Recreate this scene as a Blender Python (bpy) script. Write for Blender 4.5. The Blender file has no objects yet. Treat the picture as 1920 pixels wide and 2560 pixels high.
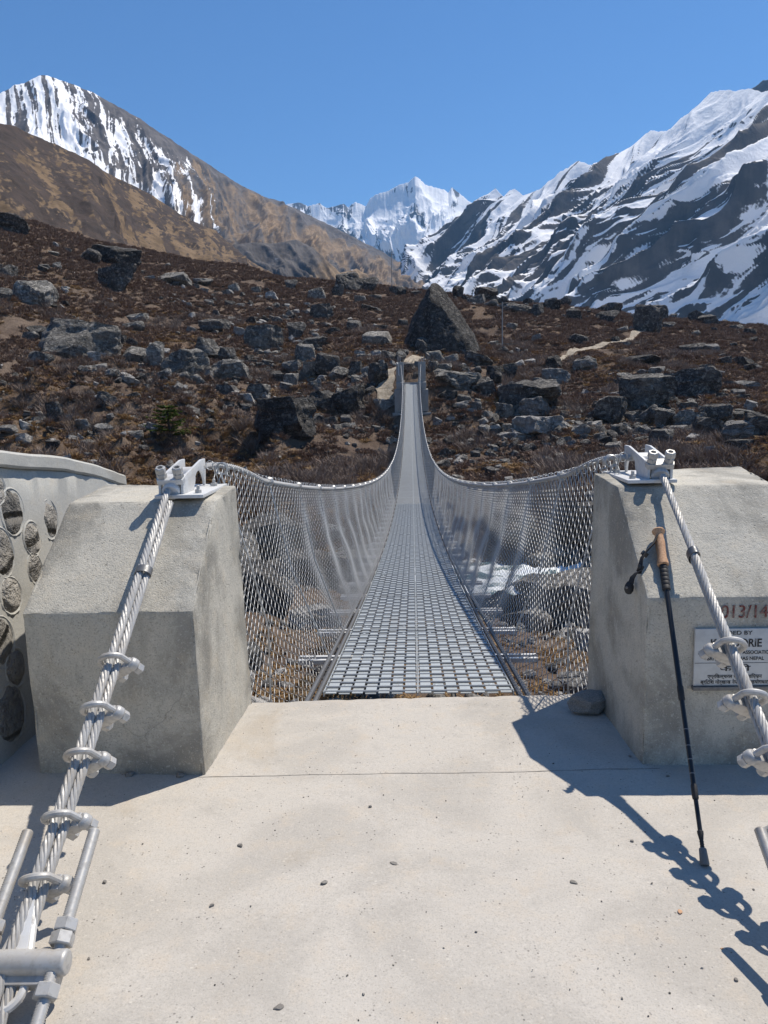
import bpy, bmesh, math, random
import numpy as np
from mathutils import Vector, Matrix

R = math.radians
SC = bpy.context.scene
C = SC.collection

# ---------------------------------------------------------------- camera, sky, sun, exposure
F_PX, CX, CY = 1923.0, 960.0, 1280.0
CAM_O = np.array([-0.01, 0.0, 1.55])
YAW, PITCH, ROLL = R(-2.2), R(8.3), R(1.3)
_f = np.array([math.sin(YAW)*math.cos(PITCH), math.cos(YAW)*math.cos(PITCH), -math.sin(PITCH)])
_r0 = np.array([math.cos(YAW), -math.sin(YAW), 0.0]); _d0 = -np.cross(_r0, _f)
_r = math.cos(ROLL)*_r0 + math.sin(ROLL)*_d0
_d = -math.sin(ROLL)*_r0 + math.cos(ROLL)*_d0
cd = bpy.data.cameras.new('camera'); cam = bpy.data.objects.new('camera', cd); C.objects.link(cam)
cd.sensor_fit = 'HORIZONTAL'; cd.sensor_width = 36.0; cd.lens = 36.0*F_PX/1920.0
cd.clip_start = 0.05; cd.clip_end = 60000
m = Matrix.Identity(4)
for i in range(3):
    m[i][0] = _r[i]; m[i][1] = -_d[i]; m[i][2] = -_f[i]; m[i][3] = CAM_O[i]
cam.matrix_world = m
SC.camera = cam

SUN_AZ, SUN_EL = R(49.0), R(61.5)          # azimuth measured from +Y towards +X
w = bpy.data.worlds.new("World"); SC.world = w; w.use_nodes = True
nt = w.node_tree; nt.nodes.clear()
sky = nt.nodes.new('ShaderNodeTexSky'); sky.sky_type = 'NISHITA'; sky.sun_disc = False
sky.sun_elevation = SUN_EL; sky.sun_rotation = SUN_AZ
sky.altitude = 1200; sky.air_density = 1.0; sky.dust_density = 0.0; sky.ozone_density = 6.0
bg = nt.nodes.new('ShaderNodeBackground'); bg.inputs['Strength'].default_value = 0.094
out = nt.nodes.new('ShaderNodeOutputWorld')
hs_ = nt.nodes.new('ShaderNodeHueSaturation'); hs_.inputs['Saturation'].default_value = 1.12
nt.links.new(sky.outputs[0], hs_.inputs['Color']); nt.links.new(hs_.outputs[0], bg.inputs[0]); nt.links.new(bg.outputs[0], out.inputs[0])
sl = bpy.data.lights.new('sun', 'SUN'); sl.energy = 4.0; sl.angle = R(0.5); sl.color = (1.0, 0.93, 0.83)
so = bpy.data.objects.new('sun', sl); C.objects.link(so)
sd = Vector((math.sin(SUN_AZ)*math.cos(SUN_EL), math.cos(SUN_AZ)*math.cos(SUN_EL), math.sin(SUN_EL)))
so.rotation_euler = sd.to_track_quat('Z', 'Y').to_euler()
SC.view_settings.view_transform = 'Standard'; SC.view_settings.look = 'None'
SC.view_settings.exposure = 0.52; SC.view_settings.gamma = 1.0
SC.cycles.volume_bounces = 0; SC.cycles.max_bounces = 6; SC.cycles.use_denoising = True; SC.cycles.denoiser = 'OPENIMAGEDENOISE'

# ---------------------------------------------------------------- small helpers
rng = np.random.default_rng(7)
K = 1920/1659.0                            # survey sketch units to photo pixels

def ray(u, v):
    q = _f + (u-CX)/F_PX*_r + (v-CY)/F_PX*_d
    return q
def wp(pu, pv, D):                         # survey bearing and distance -> world point
    q = ray(pu*K, pv*K); q = q/np.hypot(q[0], q[1])
    return CAM_O + q*D

def _hash(ix, iy, iz, seed):
    h = (ix*374761393 + iy*668265263 + iz*2147483647 + seed*974711) & 0xffffffff
    h = ((h ^ (h >> 13))*1274126177) & 0xffffffff
    h = ((h ^ (h >> 15))*2246822519) & 0xffffffff
    return (h ^ (h >> 16)) & 0xffffffff
def noise3(x, y, z, seed=0):
    x = np.asarray(x, float); y = np.asarray(y, float)+0*x; z = np.asarray(z, float)+0*x
    ix = np.floor(x).astype(np.int64); iy = np.floor(y).astype(np.int64); iz = np.floor(z).astype(np.int64)
    fx, fy, fz = x-ix, y-iy, z-iz
    ux, uy, uz = (t*t*t*(t*(t*6-15)+10) for t in (fx, fy, fz))
    tot = 0
    for dx in (0, 1):
        for dy in (0, 1):
            for dz in (0, 1):
                h = _hash(ix+dx, iy+dy, iz+dz, seed)
                a = h/4294967296.0*6.2831853; c = ((h*2654435761) & 0xffffffff)/2147483648.0-1
                s = np.sqrt(np.maximum(0, 1-c*c))
                g = np.cos(a)*s*(fx-dx)+np.sin(a)*s*(fy-dy)+c*(fz-dz)
                tot = tot + g*(ux if dx else 1-ux)*(uy if dy else 1-uy)*(uz if dz else 1-uz)
    return tot*1.4
def fbm(x, y, z=0.0, o=4, seed=0, gain=.5):
    a, t, f = 1.0, 0, 1.0
    for i in range(o):
        t = t + a*noise3(x*f, y*f, np.asarray(z)*f, seed+i); a *= gain; f *= 2.03
    return t
def ridged(x, y, o=5, seed=0, gain=.5):
    a, t, f, wgt = 1.0, 0, 1.0, 1.0
    for i in range(o):
        n = 1-np.abs(noise3(x*f, y*f, 0.37, seed+i))*1.6
        n = np.clip(n, 0, 1)**2*wgt; wgt = np.clip(n*1.6, 0, 1)
        t = t + a*n; a *= gain; f *= 2.07
    return t
def sstep(a, b, x):
    t = np.clip((x-a)/(b-a), 0, 1); return t*t*(3-2*t)

def mesh_from(name, V, Fc, smooth=True, attrs=None):
    me = bpy.data.meshes.new(name)
    V = np.asarray(V, np.float32)
    if isinstance(Fc, np.ndarray) and Fc.ndim == 2:
        n, k = Fc.shape
        me.vertices.add(len(V)); me.vertices.foreach_set('co', V.ravel())
        me.loops.add(n*k); me.loops.foreach_set('vertex_index', Fc.astype(np.int32).ravel())
        me.polygons.add(n); me.polygons.foreach_set('loop_start', np.arange(0, n*k, k, dtype=np.int32))
        me.update(calc_edges=True)
    else:
        me.from_pydata([tuple(v) for v in V], [], [tuple(f) for f in Fc]); me.update()
    me.polygons.foreach_set('use_smooth', np.full(len(me.polygons), bool(smooth)))
    for k_, a in (attrs or {}).items():
        at = me.attributes.new(k_, 'FLOAT', 'POINT'); at.data.foreach_set('value', np.asarray(a, np.float32).ravel())
    me.validate(); me.update()
    return me
def grid_faces(nu, nv, wrap=False):
    i = np.arange(nu-1)[:, None]*nv + np.arange(nv-1)[None, :]
    f = np.stack([i, i+nv, i+nv+1, i+1], -1).reshape(-1, 4)
    return f
def link(name, me, mat=None, parent=None, angle=None):
    o = bpy.data.objects.new(name, me); C.objects.link(o)
    if mat is not None and not me.materials: me.materials.append(mat)
    if parent is not None: o.parent = parent
    if angle is not None: me.set_sharp_from_angle(angle=R(angle))
    return o
def tag(o, label, cat=None, group=None, kind=None):
    if label: o['label'] = label
    if cat: o['category'] = cat
    if group: o['group'] = group
    if kind: o['kind'] = kind
    return o
def thing(name, label, cat, loc=(0, 0, 0), group=None):
    o = bpy.data.objects.new(name, None); C.objects.link(o); o.location = loc
    o.empty_display_size = .1
    return tag(o, label, cat, group)
def copy_tree(o, parent=None):
    c = o.copy(); C.objects.link(c)
    if parent is not None:
        c.parent = parent
    for ch in o.children: copy_tree(ch, c)
    return c

def frame(d, up=(0, 0, 1)):
    d = Vector(d).normalized(); up = Vector(up)
    if abs(d.dot(up)) > .98: up = Vector((0, 1, 0))
    x = up.cross(d).normalized(); y = d.cross(x)
    return x, y, d

class MB:
    def __init__(s): s.v = []; s.f = []
    def add(s, v, f):
        n = len(s.v); s.v += [tuple(p) for p in v]; s.f += [tuple(i+n for i in q) for q in f]; return s
    def box(s, c, size, rot=None):
        hx, hy, hz = (k/2 for k in size)
        v = [Vector((x, y, z)) for x in (-hx, hx) for y in (-hy, hy) for z in (-hz, hz)]
        if rot is not None: v = [rot @ p for p in v]
        c = Vector(c)
        return s.add([p+c for p in v], [(0, 1, 3, 2), (4, 6, 7, 5), (0, 4, 5, 1), (2, 3, 7, 6), (0, 2, 6, 4), (1, 5, 7, 3)])
    def tube(s, pts, r, n=8, caps=True, closed=False):
        pts = [Vector(p) for p in pts]; N = len(pts)
        rr = r if hasattr(r, '__len__') else [r]*N
        vs = []; x = None
        for i, p in enumerate(pts):
            a = pts[i-1] if (i > 0 or closed) else p; b = pts[(i+1) % N] if (i < N-1 or closed) else p
            d = (b-a).normalized()
            if x is None: x = frame(d)[0]
            x = (x-d*x.dot(d)).normalized(); y = d.cross(x)
            for k in range(n):
                t = 2*math.pi*k/n; vs.append(p+(x*math.cos(t)+y*math.sin(t))*rr[i])
        fs = []
        for i in range(N if closed else N-1):
            for k in range(n):
                j = (i+1) % N; fs.append((i*n+k, i*n+(k+1) % n, j*n+(k+1) % n, j*n+k))
        if caps and not closed:
            fs.append(tuple(range(n))[::-1]); fs.append(tuple((N-1)*n+k for k in range(n)))
        return s.add(vs, fs)
    def lathe(s, prof, o, d, n=16, phase=0.0, up=(0, 0, 1)):       # prof: (distance along d, radius)
        x, y, d = frame(d, up); o = Vector(o); vs = []; fs = []
        for (h, r) in prof:
            for k in range(n):
                t = 2*math.pi*k/n+phase; vs.append(o+d*h+(x*math.cos(t)+y*math.sin(t))*r)
        for i in range(len(prof)-1):
            for k in range(n): fs.append((i*n+k, i*n+(k+1) % n, (i+1)*n+(k+1) % n, (i+1)*n+k))
        fs.append(tuple(range(n))[::-1]); fs.append(tuple((len(prof)-1)*n+k for k in range(n)))
        return s.add(vs, fs)
    def hexnut(s, o, d, r, h, bore=None, phase=0.0):
        c = r*.08
        s.lathe([(0, r-c), (c, r), (h-c, r), (h, r-c)], o, d, 6, phase)
        return s
    def prism(s, poly, o, ex, ey, ez, t):                          # 2-D outline extruded by t along ez
        o, ex, ey, ez = Vector(o), Vector(ex), Vector(ey), Vector(ez); n = len(poly)
        v = [o+ex*a+ey*b for a, b in poly]+[o+ex*a+ey*b+ez*t for a, b in poly]
        f = [tuple(range(n))[::-1], tuple(range(n, 2*n))]+[(i, (i+1) % n, n+(i+1) % n, n+i) for i in range(n)]
        return s.add(v, f)
    def build(s, name, mat, parent=None, smooth=True, angle=35, bevel=None):
        me = bpy.data.meshes.new(name); me.from_pydata(s.v, [], s.f)
        bm = bmesh.new(); bm.from_mesh(me); bmesh.ops.recalc_face_normals(bm, faces=bm.faces)
        if bevel:
            es = [e for e in bm.edges if len(e.link_faces) == 2 and e.calc_face_angle(0) > R(25)]
            bmesh.ops.bevel(bm, geom=es, offset=bevel, segments=2, affect='EDGES', profile=.6)
        bm.to_mesh(me); bm.free(); me.update()
        me.polygons.foreach_set('use_smooth', np.full(len(me.polygons), bool(smooth)))
        return link(name, me, mat, parent, angle if smooth else None)

# ---------------------------------------------------------------- materials
class NT:
    def __init__(s, name):
        s.m = bpy.data.materials.new(name); s.m.use_nodes = True
        s.t = s.m.node_tree; s.t.nodes.clear()
        s.out = s.n('ShaderNodeOutputMaterial'); s.b = s.n('ShaderNodeBsdfPrincipled')
        s.t.links.new(s.b.outputs[0], s.out.inputs[0])
        s.co = s.n('ShaderNodeTexCoord').outputs['Object']
    def n(s, t, **kw):
        o = s.t.nodes.new(t)
        for k, v in kw.items(): setattr(o, k, v)
        return o
    def set(s, inp, v):
        if hasattr(v, 'is_linked') or isinstance(v, bpy.types.NodeSocket): s.t.links.new(v, inp)
        elif isinstance(v, tuple) and len(v) == 3 and len(inp.default_value) == 4: inp.default_value = (*v, 1)
        else: inp.default_value = v
    def map(s, scale=(1, 1, 1), rot=(0, 0, 0), vec=None):
        o = s.n('ShaderNodeMapping'); s.set(o.inputs[0], vec or s.co); o.inputs['Scale'].default_value = scale
        o.inputs['Rotation'].default_value = rot; return o.outputs[0]
    def noise(s, scale, detail=5, rough=.55, vec=None, dist=0.0):
        o = s.n('ShaderNodeTexNoise'); s.set(o.inputs['Vector'], vec or s.co); o.inputs['Scale'].default_value = scale
        o.inputs['Detail'].default_value = detail; o.inputs['Roughness'].default_value = rough
        o.inputs['Distortion'].default_value = dist; return o.outputs[0]
    def voro(s, scale, feat='F1', vec=None, rand=1.0):
        o = s.n('ShaderNodeTexVoronoi', feature=feat); s.set(o.inputs['Vector'], vec or s.co)
        o.inputs['Scale'].default_value = scale; o.inputs['Randomness'].default_value = rand; return o.outputs['Distance']
    def ramp(s, v, a, b, lo=0.0, hi=1.0):
        o = s.n('ShaderNodeMapRange', interpolation_type='SMOOTHSTEP'); s.set(o.inputs[0], v)
        o.inputs[1].default_value = a; o.inputs[2].default_value = b; o.inputs[3].default_value = lo; o.inputs[4].default_value = hi
        return o.outputs[0]
    def math(s, op, a, b=0.0, clamp=False):
        o = s.n('ShaderNodeMath', operation=op, use_clamp=clamp); s.set(o.inputs[0], a); s.set(o.inputs[1], b); return o.outputs[0]
    def mix(s, f, a, b, mode='MIX'):
        o = s.n('ShaderNodeMix', data_type='RGBA', blend_type=mode); s.set(o.inputs[0], f); s.set(o.inputs[6], a); s.set(o.inputs[7], b)
        return o.outputs[2]
    def attr(s, name):
        return s.n('ShaderNodeAttribute', attribute_name=name).outputs['Fac']
    def bump(s, h, strength=.5, dist=.01, norm=None):
        o = s.n('ShaderNodeBump'); o.inputs['Strength'].default_value = strength; o.inputs['Distance'].default_value = dist
        s.set(o.inputs['Height'], h)
        if norm is not None: s.set(o.inputs['Normal'], norm)
        return o.outputs[0]
    def done(s, col=None, rough=None, metal=None, normal=None, spec=None):
        if col is not None: s.set(s.b.inputs['Base Color'], col)
        if rough is not None: s.set(s.b.inputs['Roughness'], rough)
        if metal is not None: s.set(s.b.inputs['Metallic'], metal)
        if spec is not None: s.set(s.b.inputs['Specular IOR Level'], spec)
        if normal is not None: s.set(s.b.inputs['Normal'], normal)
        return s.m

def concrete(name, base, stain=.25, grain=1.0, cracks=.5, pits=0.0):
    t = NT(name); big = t.noise(1.6, 6, .6, dist=.6); mid = t.noise(9, 6, .65); fine = t.noise(160, 3, .6)
    dark = tuple(k*(.55 if stain < .5 else .40) for k in base); warm = (base[0]*1.08, base[1]*.98, base[2]*.86)
    c = t.mix(t.ramp(big, .42, .60, 0, stain), base, dark)
    if stain > .4:
        drip = t.noise(3.2, 6, .65, t.map((1, 1, .32)), .4); c = t.mix(t.ramp(drip, .54, .68, 0, .55), c, tuple(k*.5 for k in base)); c = t.mix(t.ramp(t.noise(30, 4, .7), .62, .70, 0, .7), c, tuple(k*.4 for k in base))
    c = t.mix(t.ramp(mid, .48, .75, 0, .45), c, warm)
    c = t.mix(t.ramp(t.noise(.9, 5, .7, dist=1.2), .56, .70, 0, .38), c, (base[0]*.74, base[1]*.66, base[2]*.55))
    c = t.mix(t.ramp(mid, .5, .25, 0, .22), c, dark)
    f2 = t.noise(62, 4, .75)
    c = t.mix(t.ramp(f2, .54, .66, 0, .42*grain), c, tuple(k*.66 for k in base)); c = t.mix(t.ramp(f2, .44, .34, 0, .35*grain), c, tuple(min(.8, k*1.3) for k in base))
    c = t.mix(t.ramp(fine, .54, .66, 0, .6*grain), c, tuple(k*.58 for k in base))
    c = t.mix(t.ramp(fine, .42, .3, 0, .4*grain), c, tuple(min(.8, k*1.25) for k in base))
    warp = t.n('ShaderNodeVectorMath', operation='ADD'); t.set(warp.inputs[0], t.co)
    nz = t.n('ShaderNodeTexNoise'); t.set(nz.inputs['Vector'], t.co); nz.inputs['Scale'].default_value = 5
    sc = t.n('ShaderNodeVectorMath', operation='SCALE'); t.set(sc.inputs[0], nz.outputs[1]); sc.inputs['Scale'].default_value = .25
    t.set(warp.inputs[1], sc.outputs[0])
    cr = t.voro(2.1, 'DISTANCE_TO_EDGE', warp.outputs[0])
    crm = t.math('MULTIPLY', t.ramp(cr, .007, .001), t.ramp(t.noise(1.3, 2), .5, .62, 0, cracks))
    c = t.mix(crm, c, tuple(k*.4 for k in base))
    h = t.math('ADD', t.math('ADD', t.math('MULTIPLY', fine, .5*grain), t.math('MULTIPLY', f2, .6*grain)), t.math('MULTIPLY', mid, .6))
    if pits:
        pv = t.voro(55, 'F1'); pm = t.math('MULTIPLY', t.ramp(pv, .22, .12), t.ramp(t.noise(14, 2), .52, .66))
        c = t.mix(t.math('MULTIPLY', pm, pits), c, tuple(k*.3 for k in base)); h = t.math('SUBTRACT', h, pm)
        sp = t.voro(34, 'F1', t.map((1, 1.6, 1), (0, 0, .7))); sm = t.math('MULTIPLY', t.ramp(sp, .2, .1), t.ramp(t.noise(8, 2), .56, .66))
        c = t.mix(t.math('MULTIPLY', sm, pits*.7), c, (.62, .58, .5))
    h = t.math('SUBTRACT', h, t.math('MULTIPLY', crm, .6))
    return t.done(c, t.ramp(mid, .2, .8, .75, .95), 0, t.bump(h, .55*grain, .006), .25)

M_SLAB = concrete('slab_concrete', (.475, .44, .388), .30, .8, .0, .8)
M_BLOCK = concrete('block_concrete', (.505, .475, .405), .8, 1.3, .4, .35)
M_WALL = concrete('wall_mortar', (.47, .46, .42), .25, .8, .3)
M_PIER = concrete('pier_concrete', (.36, .345, .32), .3, .6, .2)
def metal(name, col, rough, met, var=.15):
    t = NT(name); n = t.noise(60, 4); g = t.noise(7, 4)
    c = t.mix(t.ramp(n, .45, .75, 0, var), col, tuple(k*.5 for k in col))
    c = t.mix(t.ramp(g, .5, .75, 0, var*1.5), c, (col[0]*.8, col[1]*.72, col[2]*.62))
    return t.done(c, t.ramp(n, .3, .7, rough*.8, rough*1.2), met, t.bump(n, .12, .002))
M_ROPE = metal('galvanised_rope', (.42, .41, .39), .55, .25, .4)
M_SILVER = metal('aluminium_paint', (.47, .46, .44), .5, .3, .5)
M_WHITE = metal('white_metal_paint', (.62, .62, .61), .5, .1, .3)
M_WIRE = metal('galvanised_wire', (.48, .485, .48), .45, .3, .4)
M_DECK = metal('galvanised_plate', (.43, .46, .465), .5, .25, .2)
M_DARKMETAL = metal('dark_steel', (.17, .17, .17), .5, .5, .3)
def plain(name, col, rough=.6, met=0.0, bump=None):
    t = NT(name); n = t.noise(bump or 90, 4)
    c = t.mix(t.ramp(n, .4, .7, 0, .3), col, tuple(k*.6 for k in col))
    return t.done(c, rough, met, t.bump(n, .15, .002))
M_BLACK = plain('black_lacquer', (.012, .013, .016), .28)
M_RUBBER = plain('black_rubber', (.02, .02, .021), .65)
M_STRAP = plain('black_webbing', (.014, .014, .016), .8)
M_CORK = NT('cork'); _n = M_CORK.noise(140, 5); _c = M_CORK.mix(M_CORK.ramp(_n, .4, .65), (.55, .33, .19), (.40, .22, .12))
M_CORK = M_CORK.done(_c, .75, 0, M_CORK.bump(_n, .3, .002))
M_YELLOW = plain('yellow_print', (.55, .42, .06), .5)
M_REDPAINT = NT('red_paint'); _n = M_REDPAINT.noise(50, 4); M_REDPAINT = M_REDPAINT.done(M_REDPAINT.mix(M_REDPAINT.ramp(_n, .42, .62, 0, .8), (.16, .035, .03), (.26, .18, .15)), .8)
M_PLAQUE = plain('plaque_stone', (.56, .56, .54), .55, 0, 25)
M_INK = NT('black_lettering'); _n = M_INK.noise(70, 5, .7); M_INK = M_INK.done(M_INK.mix(M_INK.ramp(_n, .52, .68, 0, .7), (.02, .02, .022), (.32, .32, .31)), .7)
M_ROPEWHITE = plain('white_cord', (.7, .64, .5), .8)

def rock_material(name, a, b, lichen, pale=.0):
    t = NT(name)
    oi = t.n('ShaderNodeObjectInfo')
    vec = t.n('ShaderNodeTexCoord').outputs['Object']
    off = t.n('ShaderNodeVectorMath', operation='ADD'); geo = t.n('ShaderNodeNewGeometry').outputs['Position']
    v = geo
    big = t.noise(.55, 6, .6, v); mid = t.noise(2.4, 7, .68, v, .5); fine = t.noise(13, 5, .7, v)
    st = t.noise(1.5, 5, .6, t.map((1, 1, .18), vec=v))
    c = t.mix(t.ramp(big, .4, .62), a, b)
    c = t.mix(t.ramp(st, .5, .68, 0, .55), c, (.028, .026, .026))
    md2 = t.noise(5.2, 6, .75, v, .3)
    c = t.mix(t.ramp(mid, .50, .62, 0, .65), c, lichen); c = t.mix(t.ramp(md2, .54, .66, 0, .45), c, (.035, .033, .031)); c = t.mix(t.ramp(md2, .42, .34, 0, .35), c, lichen)
    c = t.mix(t.ramp(fine, .52, .72, 0, .6), c, (.03, .028, .027))
    c = t.mix(t.math('MULTIPLY', t.ramp(fine, .48, .34), .5), c, lichen)
    val = t.ramp(oi.outputs['Random'], 0, 1, .72, 1.3)
    hs = t.n('ShaderNodeHueSaturation'); t.set(hs.inputs['Value'], val); t.set(hs.inputs['Color'], c)
    h = t.math('ADD', t.math('ADD', t.math('MULTIPLY', mid, 1.0), t.math('MULTIPLY', fine, .35)), t.math('MULTIPLY', md2, .6))
    cr = t.voro(1.1, 'DISTANCE_TO_EDGE', t.map((1, 1, 2.2), (.4, .3, 0), vec=v))
    h = t.math('SUBTRACT', h, t.ramp(cr, .06, 0, 0, .5))
    return t.done(hs.outputs[0], .92, 0, t.bump(h, 1.0, .22), .2)
M_ROCK = rock_material('grey_rock', (.11, .103, .092), (.20, .186, .166), (.47, .435, .38))
M_ROCKDARK = rock_material('dark_rock', (.055, .051, .047), (.11, .102, .092), (.33, .30, .26))
M_ROCKPALE = rock_material('pale_rock', (.27, .255, .235), (.36, .34, .31), (.52, .49, .45))

# ---------------------------------------------------------------- terrain of both banks
def zdeck(y): return -.15*(y-3.9)+.00255*(y*y-15.2)
FAR_Y = 72.0
_ctl = [wp(*a) for a in [
    # skyline of the far bank
    (-250, 400, 150), (0, 470, 165), (60, 498, 168), (180, 525, 175), (300, 548, 180), (400, 566, 185), (500, 574, 190), (600, 600, 195),
    (700, 610, 195), (800, 612, 190), (900, 634, 185), (1000, 646, 180), (1100, 662, 175), (1200, 664, 165), (1300, 684, 160),
    (1400, 706, 155), (1500, 718, 155), (1600, 736, 150), (1659, 744, 150), (1900, 752, 150),
    # middle of the slope
    (0, 620, 112), (300, 640, 125), (600, 680, 130), (800, 690, 130), (1150, 720, 125), (1400, 750, 120), (1659, 780, 118),
    (0, 760, 86), (300, 770, 92), (600, 770, 96), (780, 760, 98), (960, 757, 100), (1100, 765, 104), (1300, 780, 100), (1659, 826, 90),
    (150, 850, 72), (450, 850, 76), (700, 840, 82), (880, 800, 76), (1100, 850, 84), (1350, 860, 80), (1659, 880, 74),
    (-200, 900, 62), (0, 900, 62), (250, 930, 60), (550, 930, 62), (820, 935, 66), (1010, 940, 66), (1250, 940, 64), (1659, 955, 60),
    (-200, 1010, 50), (0, 1000, 51), (250, 1020, 50), (550, 1030, 50), (760, 1010, 54), (1050, 1010, 54), (1300, 1000, 52), (1659, 1020, 48), (1900, 1020, 48),
    (850, 940, 69.5), (900, 945, 69.5), (960, 945, 69.5), (1010, 940, 69.5), (850, 806, 77), (900, 796, 77), (960, 800, 77), (1010, 815, 78),
    (300, 1062, 45), (700, 1072, 45.5), (1080, 1072, 46), (1350, 1060, 44.5)]]
_ctl += [np.array(p, float) for p in [
    # bed of the gorge and the near bank
    (-20, 36, -6.4), (-10, 36, -6.6), (-3, 36, -7.2), (4, 37, -7.9), (10, 37, -7.9), (18, 38, -8.2), (26, 39, -8.4),
    (-18, 27, -4.6), (-8, 27.5, -4.9), (-2, 27, -5.6), (4, 29, -7.5), (10, 30, -7.7), (18, 31, -8),
    (-12, 18, -4.4), (-6, 18, -4.7), (-1, 18, -4.9), (4, 18, -5.4), (10, 19, -6.0), (16, 20, -6.6),
    (-8, 10, -2.6), (-3, 10, -2.7), (0, 10, -2.8), (3, 10, -3.0), (8, 10, -3.6),
    (-6, 4.5, -1.15), (-2, 4.5, -1.2), (2, 4.5, -1.25), (6, 4.5, -1.5), (0, 2, -.6), (-5, 1, -.45), (5, 1, -.5),
    (0, -5, -.35), (-25, -10, 1.0), (20, -10, -.8), (0, -40, -.5), (60, 0, -4), (-60, 0, 6), (-40, 30, 0), (50, 36, -8)]]
_ctl = np.array(_ctl)
def _U(d2): return d2*np.log(d2+1e-9)*.5
def _solve():
    P = _ctl[:, :2]/50.0; n = len(P)
    K_ = _U(((P[:, None]-P[None])**2).sum(-1)) + np.eye(n)*2e-4
    A = np.zeros((n+3, n+3)); A[:n, :n] = K_; A[:n, n] = 1; A[:n, n+1:] = P; A[n:, :n] = A[:n, n:].T
    return np.linalg.solve(A, np.r_[_ctl[:, 2], 0, 0, 0]), P
_W, _P = _solve()
def ground_z(x, y):
    x = np.asarray(x, float); y = np.asarray(y, float); sh = x.shape
    X = np.stack([x.ravel(), y.ravel()], -1)/50.0
    o = np.empty(len(X))
    for i in range(0, len(X), 20000):
        q = X[i:i+20000]
        o[i:i+20000] = _U(((q[:, None]-_P[None])**2).sum(-1)) @ _W[:-3] + _W[-3] + q @ _W[-2:]
    o = o.reshape(sh); r = np.hypot(x, y)
    far = sstep(38, 60, r)
    o = o + far*(.95*fbm(x/11, y/11, 0, 3, 11) + .32*fbm(x/2.6, y/2.6, 0, 3, 12)) + (1-far)*sstep(3.5, 9, r)*(.28*fbm(x/3.2, y/3.2, 0, 4, 13))
    # eroded scarps and hollows low on the left
    lf = sstep(-4, -12, x)*sstep(40, 48, r)*sstep(95, 70, r)
    o = o + lf*(1.5*ridged(x/6.5, y/6.5, 4, 14)-1.3)
    o = o - sstep(195, 260, r)*45*np.clip((r-195)/65, 0, 1.2) * (y > 0)
    return o
az = np.radians(np.r_[np.linspace(-180, -44, 70)[:-1], np.linspace(-44, 42, 720), np.linspace(42, 180, 70)[1:]])
rr = np.r_[np.linspace(.4, 3, 12)[:-1], np.geomspace(3, 275, 430)]
A_, R_ = np.meshgrid(az, rr, indexing='ij')
X_, Y_ = R_*np.sin(A_), R_*np.cos(A_)
Z_ = ground_z(X_, Y_)
# path trodden up to the crest, and soil / straw patches
def poly_dist(x, y, pts):
    d = np.full(np.shape(x), 1e9)
    for a, b in zip(pts[:-1], pts[1:]):
        ax, ay = a; bx, by = b[0]-ax, b[1]-ay
        t = np.clip(((x-ax)*bx+(y-ay)*by)/(bx*bx+by*by), 0, 1)
        d = np.minimum(d, np.hypot(x-ax-t*bx, y-ay-t*by))
    return d
def hit(pu, pv, lo=30.0, hi=200.0):
    q = ray(pu*K, pv*K); q = q/np.hypot(q[0], q[1])
    s = np.geomspace(lo, hi, 900); P = CAM_O+s[:, None]*q
    g = ground_z(P[:, 0], P[:, 1])-P[:, 2]
    i = np.argmax(g > 0) if (g > 0).any() else np.argmax(np.where(s < 192, g, -1e9)-.004*s)
    P = P.copy(); P[i, 2] = P[i, 2]+min(0.0, g[i])
    return np.array([P[i, 0], P[i, 1], P[i, 2]]), s[i]
PATH = [hit(*p, 60)[0][:2] for p in [(1385, 716), (1368, 728), (1345, 738), (1300, 746), (1262, 756), (1228, 768), (1205, 780)]]
FOOT = [hit(*p, 60)[0][:2] for p in [(905, 772), (880, 785), (845, 800), (835, 828), (828, 850), (838, 870)]]
straw = sstep(-.05, .35, fbm(X_/9, Y_/9, 0, 4, 21) + .45*sstep(0, -25, X_)*sstep(80, 55, R_) - .12)
straw = np.maximum(straw*.8, (R_ < 30)*.55)
dp = np.minimum(poly_dist(X_, Y_, PATH), poly_dist(X_, Y_, FOOT)+.2)
stone = sstep(.9, .2, np.abs(Y_-(36+.12*X_))/6)*.9
me = mesh_from('ground', np.stack([X_, Y_, Z_], -1).reshape(-1, 3), grid_faces(*X_.shape)[:, ::-1],
               attrs={'straw': straw, 'stone': stone})
t = NT('heath_soil'); v = t.n('ShaderNodeNewGeometry').outputs['Position']
n1 = t.noise(.35, 7, .65, v); n2 = t.noise(2.2, 6, .7, v); n3 = t.noise(9, 4, .7, v)
c = t.mix(t.ramp(n1, .38, .62), (.125, .090, .068), (.19, .142, .106))
c = t.mix(t.ramp(n2, .5, .7, 0, .7), c, (.046, .034, .027))
c = t.mix(t.math('MULTIPLY', t.attr('straw'), t.ramp(n2, .4, .6, 0, .75)), c, (.135, .082, .042))
c = t.mix(t.ramp(n3, .6, .72, 0, .5), c, (.2, .185, .165))
c = t.mix(t.math('MULTIPLY', t.attr('stone'), t.ramp(n2, .45, .55)), c, (.30, .285, .26))
gm = t.done(c, .95, 0, t.bump(t.math('ADD', n2, t.math('MULTIPLY', n3, .5)), 1.0, .25), .1)
tag(link('ground', me, gm), None, kind='structure')
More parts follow.
